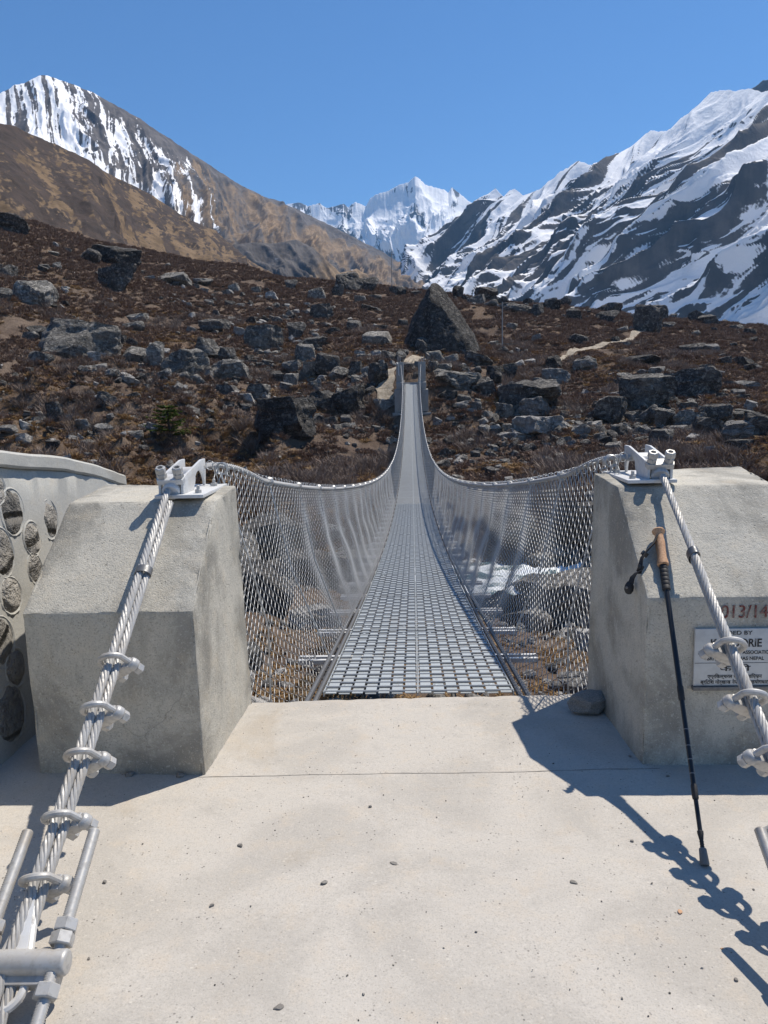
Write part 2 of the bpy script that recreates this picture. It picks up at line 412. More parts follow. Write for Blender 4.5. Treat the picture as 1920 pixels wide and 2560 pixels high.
def ribbon(name, pts, width, lift, mat, sub=24):
    pts = np.array(pts); s = np.linspace(0, len(pts)-1, sub*(len(pts)-1)+1)
    P = np.stack([np.interp(s, range(len(pts)), pts[:, k]) for k in (0, 1)], -1)
    for _ in range(30): P[1:-1] = (P[:-2]+2*P[1:-1]+P[2:])/4
    d = np.gradient(P, axis=0); d /= np.linalg.norm(d, axis=1)[:, None]; nrm = np.stack([-d[:, 1], d[:, 0]], -1)
    wv = width*(1+.45*noise3(s*2.1, 0*s, 0, 31))
    cols = np.linspace(-.5, .5, 5); V = []
    for k in cols:
        q = P+nrm*(wv*k)[:, None]; V.append(np.c_[q, ground_z(q[:, 0], q[:, 1])+lift])
    V = np.stack(V, 1).reshape(-1, 3)
    tag(link(name, mesh_from(name, V, grid_faces(len(P), 5)), mat), None, kind='structure')
t = NT('path_dust'); v = t.n('ShaderNodeNewGeometry').outputs['Position']; n1 = t.noise(3, 6, .7, v)
M_PATH = t.done(t.mix(t.ramp(n1, .4, .65), (.42, .36, .28), (.24, .2, .15)), .95, 0, t.bump(n1, .6, .1), .1)
ribbon('path', PATH, 1.15, .10, M_PATH); ribbon('path', FOOT, 1.5, .12, M_PATH)

# river in the gorge: broken white water
wx = np.linspace(-26, 34, 260); wy = np.linspace(-5.5, 5.5, 70)
WX, WY = np.meshgrid(wx, wy, indexing='ij'); cy = 36.2+.10*WX+1.6*np.sin(WX/9.0)
WZ = -6.95-.02*WX+.22*ridged(WX/2.4, WY/1.2, 4, 41)-.12+.12*fbm(WX*1.2, WY*1.6, 0, 3, 42)
foam = np.clip(.25+ridged(WX/3.0, WY/1.6, 4, 43)*.6-.12*np.abs(WY)/5.5, 0, 1)
me = mesh_from('water', np.stack([WX, cy+WY*.75, WZ], -1).reshape(-1, 3), grid_faces(*WX.shape), attrs={'foam': foam})
t = NT('white_water'); v = t.n('ShaderNodeNewGeometry').outputs['Position']; n1 = t.noise(2.2, 7, .7, v)
f = t.ramp(t.math('ADD', t.attr('foam'), t.math('MULTIPLY', n1, .7)), .62, .95)
wm = t.done(t.mix(f, (.10, .16, .17), (.82, .85, .86)), t.ramp(f, 0, 1, .12, .8), 0, t.bump(n1, .7, .2), .4)
tag(link('water', me, wm), None, kind='structure')

# ---------------------------------------------------------------- mountains: lofted ridges with real depth
def resample(pts, n):
    pts = np.array(pts, float); s = np.r_[0, np.cumsum(np.hypot(*np.diff(pts[:, :2], axis=0).T))]
    q = np.linspace(0, s[-1], n); return np.stack([np.interp(q, s, pts[:, k]) for k in range(3)], -1), q/s[-1]
def loft(name, ridge, base, ns, ntt, mat, disp, amp, prof=1.25, jag=0.0, jagf=40, back=.25, masks=None, edge=.10):
    Rg = np.array([wp(*p) for p in ridge]); Bs = np.array([wp(*p) for p in base])
    par = np.r_[0, np.cumsum(np.hypot(*np.diff(np.array(ridge)[:, :2], axis=0).T))]; par /= par[-1]
    s = np.linspace(0, 1, ns)
    ev = lambda A: np.stack([np.interp(s, par, A[:, k]) for k in range(3)], -1)
    Rr, Bb = ev(Rg), ev(Bs)
    for _ in range(6): Bb[1:-1] = (Bb[:-2]+2*Bb[1:-1]+Bb[2:])/4
    D = np.linalg.norm(Rr-CAM_O, axis=1)
    jz = jag*D*(fbm(s*jagf, 0*s, .3, 5, 51, .6))
    tt = np.r_[-np.linspace(back, .02, 12), np.linspace(0, 1, ntt)**1.15]
    S, T = np.meshgrid(s, tt, indexing='ij'); Tp = np.clip(T, 0, 1)
    p = 1-(1-Tp)**prof
    H = Rr[:, None, :2]+(Bb-Rr)[:, None, :2]*T[..., None]
    Z = Rr[:, None, 2]+(Bb-Rr)[:, None, 2]*p
    Z = Z+jz[:, None]*sstep(.10, 0, np.abs(T))
    Z = Z-np.clip(-T, 0, 1)*np.abs((Bb-Rr)[:, None, 2])*1.0
    L = np.linalg.norm(np.diff(Rr, axis=0), axis=1); L = np.r_[0, np.cumsum(L)]
    W_ = np.linalg.norm(Bb-Rr, axis=1)
    u = L[:, None]+0*T; vv = T*W_.mean()
    dsp = disp(u, vv, S, T)
    env = sstep(0, edge, Tp)*(.35+.65*sstep(0, .5, Tp))
    N2 = np.cross(np.gradient(Rr, axis=0), np.array([0, 0, 1.0])); N2[:, 2] = 0
    N2 /= np.linalg.norm(N2, axis=1)[:, None]; sgn = np.sign((N2*(Bb-Rr)).sum(1).mean()); N2 = N2*sgn
    X = H[..., 0]+N2[:, None, 0]*dsp*amp*env*.6; Y = H[..., 1]+N2[:, None, 1]*dsp*amp*env*.6
    Z = Z+dsp*amp*env*.75
    V = np.stack([X, Y, Z], -1)
    du = np.gradient(V, axis=0); dv = np.gradient(V, axis=1); N = np.cross(du, dv); N /= np.linalg.norm(N, axis=-1)[..., None]+1e-9
    N *= np.sign(N[..., 2:3]+1e-9)
    at = masks(u, vv, S, T, dsp, N, V) if masks else {}
    F = grid_faces(*X.shape)
    if sgn > 0: F = F[:, ::-1]
    o = link(name, mesh_from(name, V.reshape(-1, 3), F, attrs=at), mat)
    return tag(o, None, kind='structure')
SUNV = np.array(sd)

def mountain_material(name, rock, rock2, grass, scale, edge=.10, snowcol=(.90, .90, .91)):
    t = NT(name); v = t.n('ShaderNodeNewGeometry').outputs['Position']
    n1 = t.noise(scale, 8, .7, v); n2 = t.noise(scale*6, 6, .7, v); st = t.noise(scale*1.6, 6, .65, t.map((1, 1, .25), vec=v))
    c = t.mix(t.ramp(n1, .38, .62), rock, rock2); c = t.mix(t.ramp(st, .5, .66, 0, .6), c, tuple(k*.55 for k in rock))
    g = t.mix(t.ramp(n1, .4, .6), grass, tuple(k*.6 for k in grass)); g = t.mix(t.ramp(n2, .5, .7, 0, .5), g, tuple(k*.5 for k in grass))
    gf = t.ramp(t.math('ADD', t.attr('grass'), t.math('MULTIPLY', t.math('SUBTRACT', n2, .5), .9)), .22, .78)
    c = t.mix(gf, c, g)
    sn = t.math('ADD', t.attr('snow'), t.math('MULTIPLY', t.math('SUBTRACT', n2, .5), .55))
    sn = t.math('ADD', sn, t.math('MULTIPLY', t.math('SUBTRACT', n1, .5), .5))
    f = t.ramp(sn, .5-edge, .5+edge)
    c = t.mix(f, c, snowcol)
    return t.done(c, .9, 0, t.bump(t.math('ADD', n2, n1), .55, .6/scale*.1), .1)

# right-hand range ------------------------------------------------------------
def d_range(u, v, S, T):
    uu = u+200*fbm(u/800, v/900, 0, 3, 61)
    big = ridged(uu/430, v/2400, 4, 62, .5)
    med = ridged(uu/130+.25*fbm(u/160, v/300, 0, 2, 60), v/1000, 4, 63, .54)
    fin = ridged(uu/40, v/190, 3, 64, .55)
    return big*.8+med*.60+fin*.11-.95
def m_range(u, v, S, T, dsp, N, V):
    uu = u+200*fbm(u/800, v/900, 0, 3, 61)
    gul = fbm(uu/88, v/2600, 0, 6, 65, .64)-.40*sstep(.1, .45, fbm(uu/140, v/2200, 0, 3, 68)); pat = fbm(uu/300, v/1100, 0, 4, 66); fine = fbm(uu/15, v/260, 0, 5, 69, .64)
    hi = sstep(.55, .05, T)*sstep(.26, .44, S); lo = sstep(.45, .8, T)*sstep(.22, .45, S)
    s = .86+.42*hi+.14*sstep(.15, 0, T)+.28*lo+.06*sstep(.34, .2, S)
    lit = N @ SUNV  # sunlight worked into the snow mask: sun-facing slopes get more white
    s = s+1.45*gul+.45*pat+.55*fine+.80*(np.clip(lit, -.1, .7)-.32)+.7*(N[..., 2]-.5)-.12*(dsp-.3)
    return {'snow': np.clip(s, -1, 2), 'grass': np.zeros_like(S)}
M_RANGE = mountain_material('snowy_range_rock', (.075, .070, .068), (.125, .112, .102), (.1, .08, .05), .008, .07)
RIDGE = [(850, 640, 5200), (890, 590, 5150), (905, 560, 5100), (950, 522, 5000), (990, 480, 4900), (1022, 455, 4800), (1050, 425, 4750), (1070, 406, 4700), (1088, 425, 4680), (1100, 412, 4650), (1112, 410, 4630), (1130, 424, 4600),
      (1160, 414, 4500), (1200, 382, 4400), (1225, 362, 4350), (1250, 348, 4300), (1270, 358, 4250), (1300, 352, 4200), (1330, 332, 4150), (1345, 338, 4120), (1395, 288, 4000), (1405, 282, 3980), (1440, 284, 3900),
      (1500, 232, 3800), (1545, 196, 3750), (1590, 194, 3700), (1620, 192, 3650), (1645, 200, 3600), (1720, 170, 3500), (1900, 120, 3300), (2300, 30, 3000), (2900, -80, 2700)]
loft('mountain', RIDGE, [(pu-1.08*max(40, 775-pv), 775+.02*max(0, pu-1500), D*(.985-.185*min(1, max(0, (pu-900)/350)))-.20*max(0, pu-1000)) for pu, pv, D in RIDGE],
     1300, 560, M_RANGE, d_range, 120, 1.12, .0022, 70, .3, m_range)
# farther shoulder of the range, top right corner
loft('mountain', [(1560, 230, 5200), (1600, 200, 5150), (1630, 186, 5100), (1659, 172, 5050), (1760, 120, 5000), (2000, 90, 5000)],
     [(1500, 420, 4700), (1540, 420, 4700), (1580, 420, 4700), (1640, 420, 4700), (1740, 420, 4600), (2000, 420, 4600)],
     160, 90, M_RANGE, d_range, 120, 1.1, .002, 30, .3, lambda u, v, S, T, d, N, V: {'snow': .05+.6*fbm(u/200, v/400, 0, 4, 67), 'grass': 0*S})

# fluted white peak at the head of the valley ---------------------------------
def d_peak(u, v, S, T):
    uu = u+160*fbm(u/600, v/700, 0, 3, 70)
    fl = ridged(u/100+.5*fbm(u/260, v/700, 0, 3, 77), v/2600, 3, 71, .55)*sstep(.50, .25, T)
    low = ridged(uu/300, v/520, 5, 73, .58)*sstep(.10, .35, T)
    return .07*fl+.75*ridged(uu/700, v/1000, 5, 72)+.85*low-.75
def m_peak(u, v, S, T, dsp, N, V):
    uu = u+160*fbm(u/600, v/700, 0, 3, 70)
    g = fbm(uu/200, v/420, 0, 5, 74, .62); p = fbm(u/600, v/450, 0, 4, 75); f = 1.3*fbm(u/46, v/190, 0, 5, 76, .66)
    lat = np.exp(-((T-.40)/.06)**2)
    rk = sstep(.30, .62, T)
    sub = sstep(.28, .40, S)                                             # main summit stands right of the lesser crest
    s = (.55+.62*sub)-(.55+.30*sub)*rk+.8*g+.55*p+.32*f+.7*lat*sub+.55*(N @ SUNV-.45)-.45*sstep(.72, .82, S)*sstep(.03, .12, T)  # snow cover, with sun-facing flanks painted whiter through the mask
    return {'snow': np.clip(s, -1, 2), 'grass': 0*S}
M_PEAK = mountain_material('ice_peak_rock', (.085, .083, .083), (.15, .145, .14), (.1, .08, .05), .004, .12)
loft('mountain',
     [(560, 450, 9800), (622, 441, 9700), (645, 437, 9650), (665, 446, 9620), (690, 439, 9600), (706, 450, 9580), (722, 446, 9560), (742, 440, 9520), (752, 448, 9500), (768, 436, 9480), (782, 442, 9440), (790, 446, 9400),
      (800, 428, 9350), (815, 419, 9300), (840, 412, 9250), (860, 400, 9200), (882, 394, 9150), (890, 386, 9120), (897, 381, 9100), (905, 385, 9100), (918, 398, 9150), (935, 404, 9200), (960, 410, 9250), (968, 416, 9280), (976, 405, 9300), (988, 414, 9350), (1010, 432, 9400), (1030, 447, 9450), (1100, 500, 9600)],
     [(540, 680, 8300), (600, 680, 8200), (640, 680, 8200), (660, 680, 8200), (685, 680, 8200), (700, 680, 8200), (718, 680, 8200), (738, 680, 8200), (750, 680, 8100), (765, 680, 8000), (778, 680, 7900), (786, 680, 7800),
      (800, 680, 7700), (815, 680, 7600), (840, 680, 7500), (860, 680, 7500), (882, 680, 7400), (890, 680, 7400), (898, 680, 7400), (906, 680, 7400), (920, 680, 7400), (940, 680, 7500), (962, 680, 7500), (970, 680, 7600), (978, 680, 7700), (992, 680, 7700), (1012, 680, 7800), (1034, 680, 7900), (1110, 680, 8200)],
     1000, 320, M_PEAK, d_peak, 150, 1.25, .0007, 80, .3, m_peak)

# left-hand mountain: snow gullies above, dry grass below ----------------------
def d_left(u, v, S, T):
    uu = u+120*fbm(u/500, v/700, 0, 3, 80)
    return ridged(uu/420, v/1900, 3, 81)*.7+.5*ridged(uu/110, v/900, 5, 82, .58)+.14*ridged(u/34, v/110, 4, 83)-.75
def m_left(u, v, S, T, dsp, N, V):
    uu = u+55*fbm(u/500, v/900, 0, 3, 80)
    g = .9*fbm(uu/46, v/1500, 0, 6, 84, .72)+.30*fbm(uu/11, v/60, 0, 5, 79, .6); p = fbm(uu/280, v/420, 0, 3, 85)
    up = sstep(.66, .56, S+.04*T)
    left = sstep(.44, .34, S)
    s = .37+.22*left-1.0*(1-up)+1.0*g*(.45+.55*up)+.42*p*up-.50*sstep(.16, .04, T)*sstep(.40, .46, S)-.1*(dsp-.2)+.25*sstep(.25, .5, T)*up
    gr = sstep(.55, .68, S+.06*p+.10*T-.10*g)*sstep(.02, .16, T+.1*p)
    return {'snow': np.clip(s, -1, 2), 'grass': np.clip(gr*(.72+.8*fbm(uu/110, v/500, 0, 4, 86)), 0, 1)}
M_LEFT = mountain_material('scree_and_grass', (.085, .075, .07), (.15, .135, .125), (.29, .205, .125), .012, .07)
loft('mountain',
     [(-420, 330, 3100), (-160, 262, 3150), (0, 203, 3200), (30, 186, 3220), (60, 176, 3240), (82, 165, 3250), (105, 163, 3260), (130, 172, 3270), (200, 200, 3300), (250, 227, 3350), (300, 255, 3400), (360, 296, 3450), (420, 335, 3550),
      (470, 368, 3650), (520, 400, 3750), (570, 424, 3900), (610, 437, 4000), (650, 456, 4100), (700, 480, 4250), (760, 510, 4400), (830, 546, 4600), (890, 586, 4800), (930, 612, 4900), (990, 650, 5100)],
     [(-300, 700, 1700), (-60, 700, 1750), (60, 700, 1800), (100, 700, 1850), (140, 700, 1850), (170, 700, 1900), (200, 700, 1900), (230, 700, 1900), (300, 700, 1950), (350, 700, 2000), (400, 700, 2050), (455, 700, 2100), (505, 700, 2200),
      (550, 700, 2300), (600, 700, 2400), (650, 700, 2500), (690, 700, 2600), (720, 700, 2700), (770, 700, 2900), (820, 700, 3100), (880, 700, 3400), (930, 700, 3700), (965, 700, 3900), (1020, 720, 4200)],
     640, 380, M_LEFT, d_left, 75, 1.1, .0011, 50, .3, m_left, .06)
# dark moraine wall low in the valley
loft('mountain', [(470, 560, 2000), (505, 528, 2000), (540, 524, 2020), (585, 526, 2050), (640, 518, 2080), (675, 535, 2120), (700, 556, 2160), (735, 590, 2200), (770, 580, 2250), (800, 600, 2300), (850, 640, 2350)],
     [(480, 700, 1750), (515, 700, 1750), (560, 700, 1750), (600, 700, 1750), (650, 700, 1780), (690, 700, 1800), (715, 700, 1850), (745, 700, 1900), (780, 700, 1950), (815, 700, 2000), (860, 700, 2050)],
     220, 110, M_LEFT, lambda u, v, S, T: ridged((u-v*.5)/60, v/300, 4, 87)-.5+.3*fbm(u/15, v/30, 0, 3, 88), 26, 1.2, .001, 30, .3,
     lambda u, v, S, T, d, N, V: {'snow': np.clip(-.06+.75*fbm((u-v*.5)/28, v/210, 0, 4, 89)-.25*T, -1, 2), 'grass': np.clip(.05+1.1*sstep(.45, .75, S+.25*T), 0, 1)}, .05)

# brown grass spur in front of it ----------------------------------------------
def d_hill(u, v, S, T):
    uu = u+30*fbm(u/160, v/160, 0, 3, 90)
    return .9*ridged(uu/150, v/700, 3, 91)+.22*fbm(uu/30, v/60, 0, 4, 92)-.6
def m_hill(u, v, S, T, dsp, N, V):
    uu = u+30*fbm(u/160, v/160, 0, 3, 90)
    p = fbm(uu/30+3, v/170, 0, 6, 93, .68); q = fbm(u/40, v/40, 0, 6, 94, .65)
    g = .12+1.1*p+.8*q+.8*fbm(u/6, v/9, 0, 4, 95, .6)+.55*sstep(.62, .85, S+.2*T)-.45*sstep(.22, .0, T)*sstep(.62, .4, S)-.25*(dsp-.2)
    return {'snow': -np.ones_like(S), 'grass': np.clip(g, 0, 1)}
M_HILL = mountain_material('dry_grass_spur', (.048, .038, .033), (.072, .054, .045), (.20, .138, .083), .05, .08)
loft('hill',
     [(-420, 120, 520), (-150, 210, 560), (0, 266, 600), (30, 272, 610), (60, 288, 620), (120, 312, 650), (180, 340, 680), (230, 374, 710), (280, 396, 740), (330, 423, 770), (400, 470, 820), (430, 483, 840), (470, 505, 870), (520, 548, 910), (560, 575, 940), (610, 602, 980), (680, 640, 1040)],
     [(-300, 700, 300), (0, 700, 310), (120, 700, 320), (160, 700, 330), (190, 700, 330), (240, 700, 340), (300, 700, 350), (345, 700, 360), (390, 700, 370), (430, 700, 380), (490, 700, 400), (520, 700, 410), (550, 700, 430), (590, 700, 450), (620, 700, 470), (650, 700, 490), (720, 700, 540)],
     560, 260, M_HILL, d_hill, 13, 1.05, .0009, 30, .3, m_hill, .05)

# valley floor far beyond, out to the horizon
a = np.linspace(0, 2*np.pi, 97)[:-1]; V = [(0, 0, -60)]+[(rd*math.sin(k), rd*math.cos(k), -60) for rd in (600, 15000) for k in a]
Fc = [(0, 1+(i+1) % 96, 1+i) for i in range(96)]+[(1+i, 1+(i+1) % 96, 97+(i+1) % 96, 97+i) for i in range(96)]
tag(link('terrain', mesh_from('terrain', V, Fc, False), gm), None, kind='structure')

# clear mountain air
if True:
    hb = MB(); hb.box((0, 5600, 1300), (19000, 13000, 2*1380))
    hz = NT('valley_air'); hz.t.nodes.remove(hz.b)
    pv = hz.n('ShaderNodeVolumePrincipled'); pv.inputs['Density'].default_value = 3.6e-5; pv.inputs['Color'].default_value = (.26, .56, 1.0, 1)
    pv.inputs['Anisotropy'].default_value = .2
    hz.t.links.new(pv.outputs[0], hz.out.inputs['Volume'])
    ho = hb.build('haze', hz.m, None, False); tag(ho, None, kind='stuff')

# ---------------------------------------------------------------- concrete landing
def rough_block(name, prof_in, prof_out, mat, parent, nz=.0035, seed=0, res=.035, bevel=.012):
    """closed body between two (x, y, z) side outlines; faces cut finely and roughened like hand-floated concrete"""
    mb = MB(); n = len(prof_in)
    mb.add(list(prof_in)+list(prof_out), [tuple(range(n)), tuple(range(n, 2*n))[::-1]]+[(i, n+i, n+(i+1) % n, (i+1) % n) for i in range(n)])
    me = bpy.data.meshes.new(name); me.from_pydata(mb.v, [], mb.f)
    bm = bmesh.new(); bm.from_mesh(me); bmesh.ops.recalc_face_normals(bm, faces=bm.faces)
    bmesh.ops.bevel(bm, geom=list(bm.edges), offset=bevel, segments=2, affect='EDGES', profile=.6)
    bmesh.ops.triangulate(bm, faces=bm.faces)
    for _ in range(9):
        es = [e for e in bm.edges if e.calc_length() > res*1.5]
        if not es: break
        bmesh.ops.subdivide_edges(bm, edges=es, cuts=1)
        bmesh.ops.triangulate(bm, faces=[f for f in bm.faces if len(f.verts) > 3])
    co = np.array([v.co for v in bm.verts]); no = np.array([v.normal for v in bm.verts])
    d = nz*(fbm(co[:, 0]*7, co[:, 1]*7, co[:, 2]*7, 3, 200+seed)+.7*fbm(co[:, 0]*26, co[:, 1]*26, co[:, 2]*26, 2, 210+seed))
    edge = np.array([max([e.calc_face_angle(0) for e in v.link_edges if len(e.link_faces) == 2] or [0]) for v in bm.verts]) > .2
    chip = np.clip(fbm(co[:, 0]*22, co[:, 1]*22, co[:, 2]*22, 3, 220+seed)-.08, 0, 1)*.018*edge
    co = co+no*(d-chip)[:, None]
    for v, p in zip(bm.verts, co): v.co = p
    bm.to_mesh(me); bm.free()
    me.polygons.foreach_set('use_smooth', np.full(len(me.polygons), True))
    return link(name, me, mat, parent, 30)

# slab: top sheet finely gridded with trowel marks, real thickness below the edge
gx = np.linspace(-4.2, 4.2, 300); gy = np.r_[np.linspace(-3, .6, 30)[:-1], np.linspace(.6, 1, 190)]
u_ = (gy+3)/4.0
GX, GU = np.meshgrid(gx, u_, indexing='ij')
EDGE = 3.90+.045*np.clip(GX, -1, 1)
GY = -3+GU*(EDGE+3)
lip = np.clip((GU-.985)/.015, 0, 1)
GZ = .004*fbm(GX*1.6, GY*1.6, 0, 3, 100)+.0012*fbm(GX*18, GY*18, 0, 3, 101)-.02*lip**2-.010*np.clip(fbm(GX*9, GY*9, 0, 3, 102), 0, 1)*(GU > .97)
seam = np.exp(-((GY-3.02-.03*fbm(GX*.9, 0*GX, 0, 3, 103))/.010)**2)*(np.abs(GX) < .95); GZ = GZ-.0005*seam
V = np.stack([GX, GY, GZ], -1)
rows = [V]; low = V[:, -1:, :].copy(); low[..., 2] = -.55; front = np.concatenate([V, low], 1)
me = mesh_from('pavement', front.reshape(-1, 3), grid_faces(front.shape[0], front.shape[1])[:, ::-1])
tag(link('pavement', me, M_SLAB, None, 40), None, kind='structure')

sx_ = np.linspace(-.93, 1.0, 160); sy_ = 3.03+.03*sx_+.006*fbm(sx_*3, 0*sx_, 0, 4, 105); sw_ = .0014*(1+.8*noise3(sx_*9, 0*sx_, 0, 106))
V = np.stack([np.c_[sx_, sy_-sw_, 0*sx_], np.c_[sx_, sy_+sw_, 0*sx_]], 1).reshape(-1, 3); gi_ = 1.0
V[:, 2] = .004*fbm(V[:, 0]*1.6, V[:, 1]*1.6, 0, 3, 100)+.0012*fbm(V[:, 0]*18, V[:, 1]*18, 0, 3, 101)+.0014
tag(link('pavement_joint', mesh_from('pavement_joint', V, grid_faces(160, 2)[:, ::-1]), plain('joint_dirt', (.16, .145, .125), .95)), None, kind='structure')
# ---------------------------------------------------------------- anchor blocks
BLK_L = thing('concrete_block', 'chamfered grey concrete anchor block at the left end of the footbridge, beside the stone wall', 'concrete block', (-1.27, 3.4, 0))
BLK_R = thing('concrete_block', 'chamfered concrete anchor block with painted year and plaque, trekking pole leaning on it', 'concrete block', (1.29, 3.5, 0))
def block(root, pin, pout, seed):
    o = np.array(root.location)
    return rough_block('block_body', [tuple(np.array(p)-o) for p in pin], [tuple(np.array(p)-o) for p in pout], M_BLOCK, root, seed=seed)
block(BLK_L, [(-.905, 3.021, -.1), (-.915, 3.021, .713), (-.918, 3.49, 1.106), (-.905, 3.845, 1.137), (-.868, 3.845, -.3)],
      [(-1.625, 3.045, -.1), (-1.635, 3.028, .708), (-1.615, 3.50, 1.106), (-1.65, 4.02, 1.137), (-1.62, 4.05, -.3)], 1)
block(BLK_R, [(.936, 3.093, -.1), (.939, 3.093, .725), (.937, 3.572, 1.127), (.912, 3.95, 1.158), (.893, 3.955, -.3)],
      [(1.66, 3.093, -.1), (1.66, 3.093, .724), (1.655, 3.59, 1.127), (1.74, 4.18, 1.158), (1.74, 4.18, -.3)], 2)

# lettering -------------------------------------------------------------------
_vf = None
def lettering(name, text, x, z, height, mat, parent, y, bold=0.0, width=None, align='CENTER'):
    cu = bpy.data.curves.new(name, 'FONT'); cu.body = text; cu.size = height*1.4; cu.align_x = align
    cu.extrude = .0012; cu.offset = bold*height
    ob = bpy.data.objects.new(name, cu); C.objects.link(ob)
    dg = bpy.context.evaluated_depsgraph_get(); dg.update()
    me = bpy.data.meshes.new_from_object(ob.evaluated_get(dg)); bpy.data.objects.remove(ob)
    bpy.data.curves.remove(cu)
    co = np.array([v.co for v in me.vertices]); 
    sx = 1.0
    if width is not None and len(co): sx = width/(co[:, 0].max()-co[:, 0].min())
    o = np.array(parent.matrix_world.translation) if parent.parent is None else np.array(parent.parent.location)
    co = np.stack([x+co[:, 0]*sx, y-co[:, 2], z+co[:, 1]], -1)-o
    me.vertices.foreach_set('co', co.astype(np.float32).ravel()); me.update(); me.materials.clear()
    return link(name, me, mat, parent)
bpy.context.view_layer.update()
yr = lettering('painted_year', '2013/14', 1.314, .638, .055, M_REDPAINT, BLK_R, 3.0895, .0, .222)
yr['label'] = 'dark red hand-painted year numbers'
# plaque -----------------------------------------------------------------------
PLQ = thing('plaque', 'white inscribed plaque with black English and Hindi lettering on the right concrete block', 'plaque', (1.297, 3.088, .475))
pb = MB(); pb.box((0, -.004, .0), (.330, .014, .242)); pb.build('plate', M_PLAQUE, PLQ, bevel=.002)
pb = MB(); pb.box((0, -.010, -.130), (.340, .026, .016)); pb.build('ledge', M_DARKMETAL, PLQ, bevel=.002)
pb = MB(); pb.box((0, -.0112, -.0235), (.326, .002, .0016)); pb.build('ruled_line', M_INK, PLQ)
YT = 3.0765
bpy.context.view_layer.update()
for txt, z, h, bold, wd in [('AIDED BY', .571, .0165, .012, .128), ('KADOORIE', .520, .034, .03, .205), ('AGRICULTURAL AID ASSOCIATION', .4895, .0145, .012, .300),
                            ('BRITISH GURKHAS NEPAL', .4635, .0145, .012, .229), ('\u0915\u0926\u0941\u0930\u0940', .418, .022, .02, .125),
                            ('\u090f\u0917\u094d\u0930\u093f\u0915\u0932\u094d\u091a\u0930\u0932 \u090f\u0921 \u090f\u0938\u094b\u0936\u093f\u090f\u0938\u0928', .387, .015, .012, .220),
                            ('\u092c\u094d\u0930\u093f\u091f\u093f\u0936 \u0917\u094b\u0930\u094d\u0916\u093e\u091c \u0928\u0947\u092a\u093e\u0932\u0915\u094b \u0938\u0939\u092f\u094b\u0917\u092c\u093e\u091f', .363, .015, .012, .275)]:
    lettering('inscription', txt, 1.297, z, h, M_INK, PLQ, YT, bold, wd)

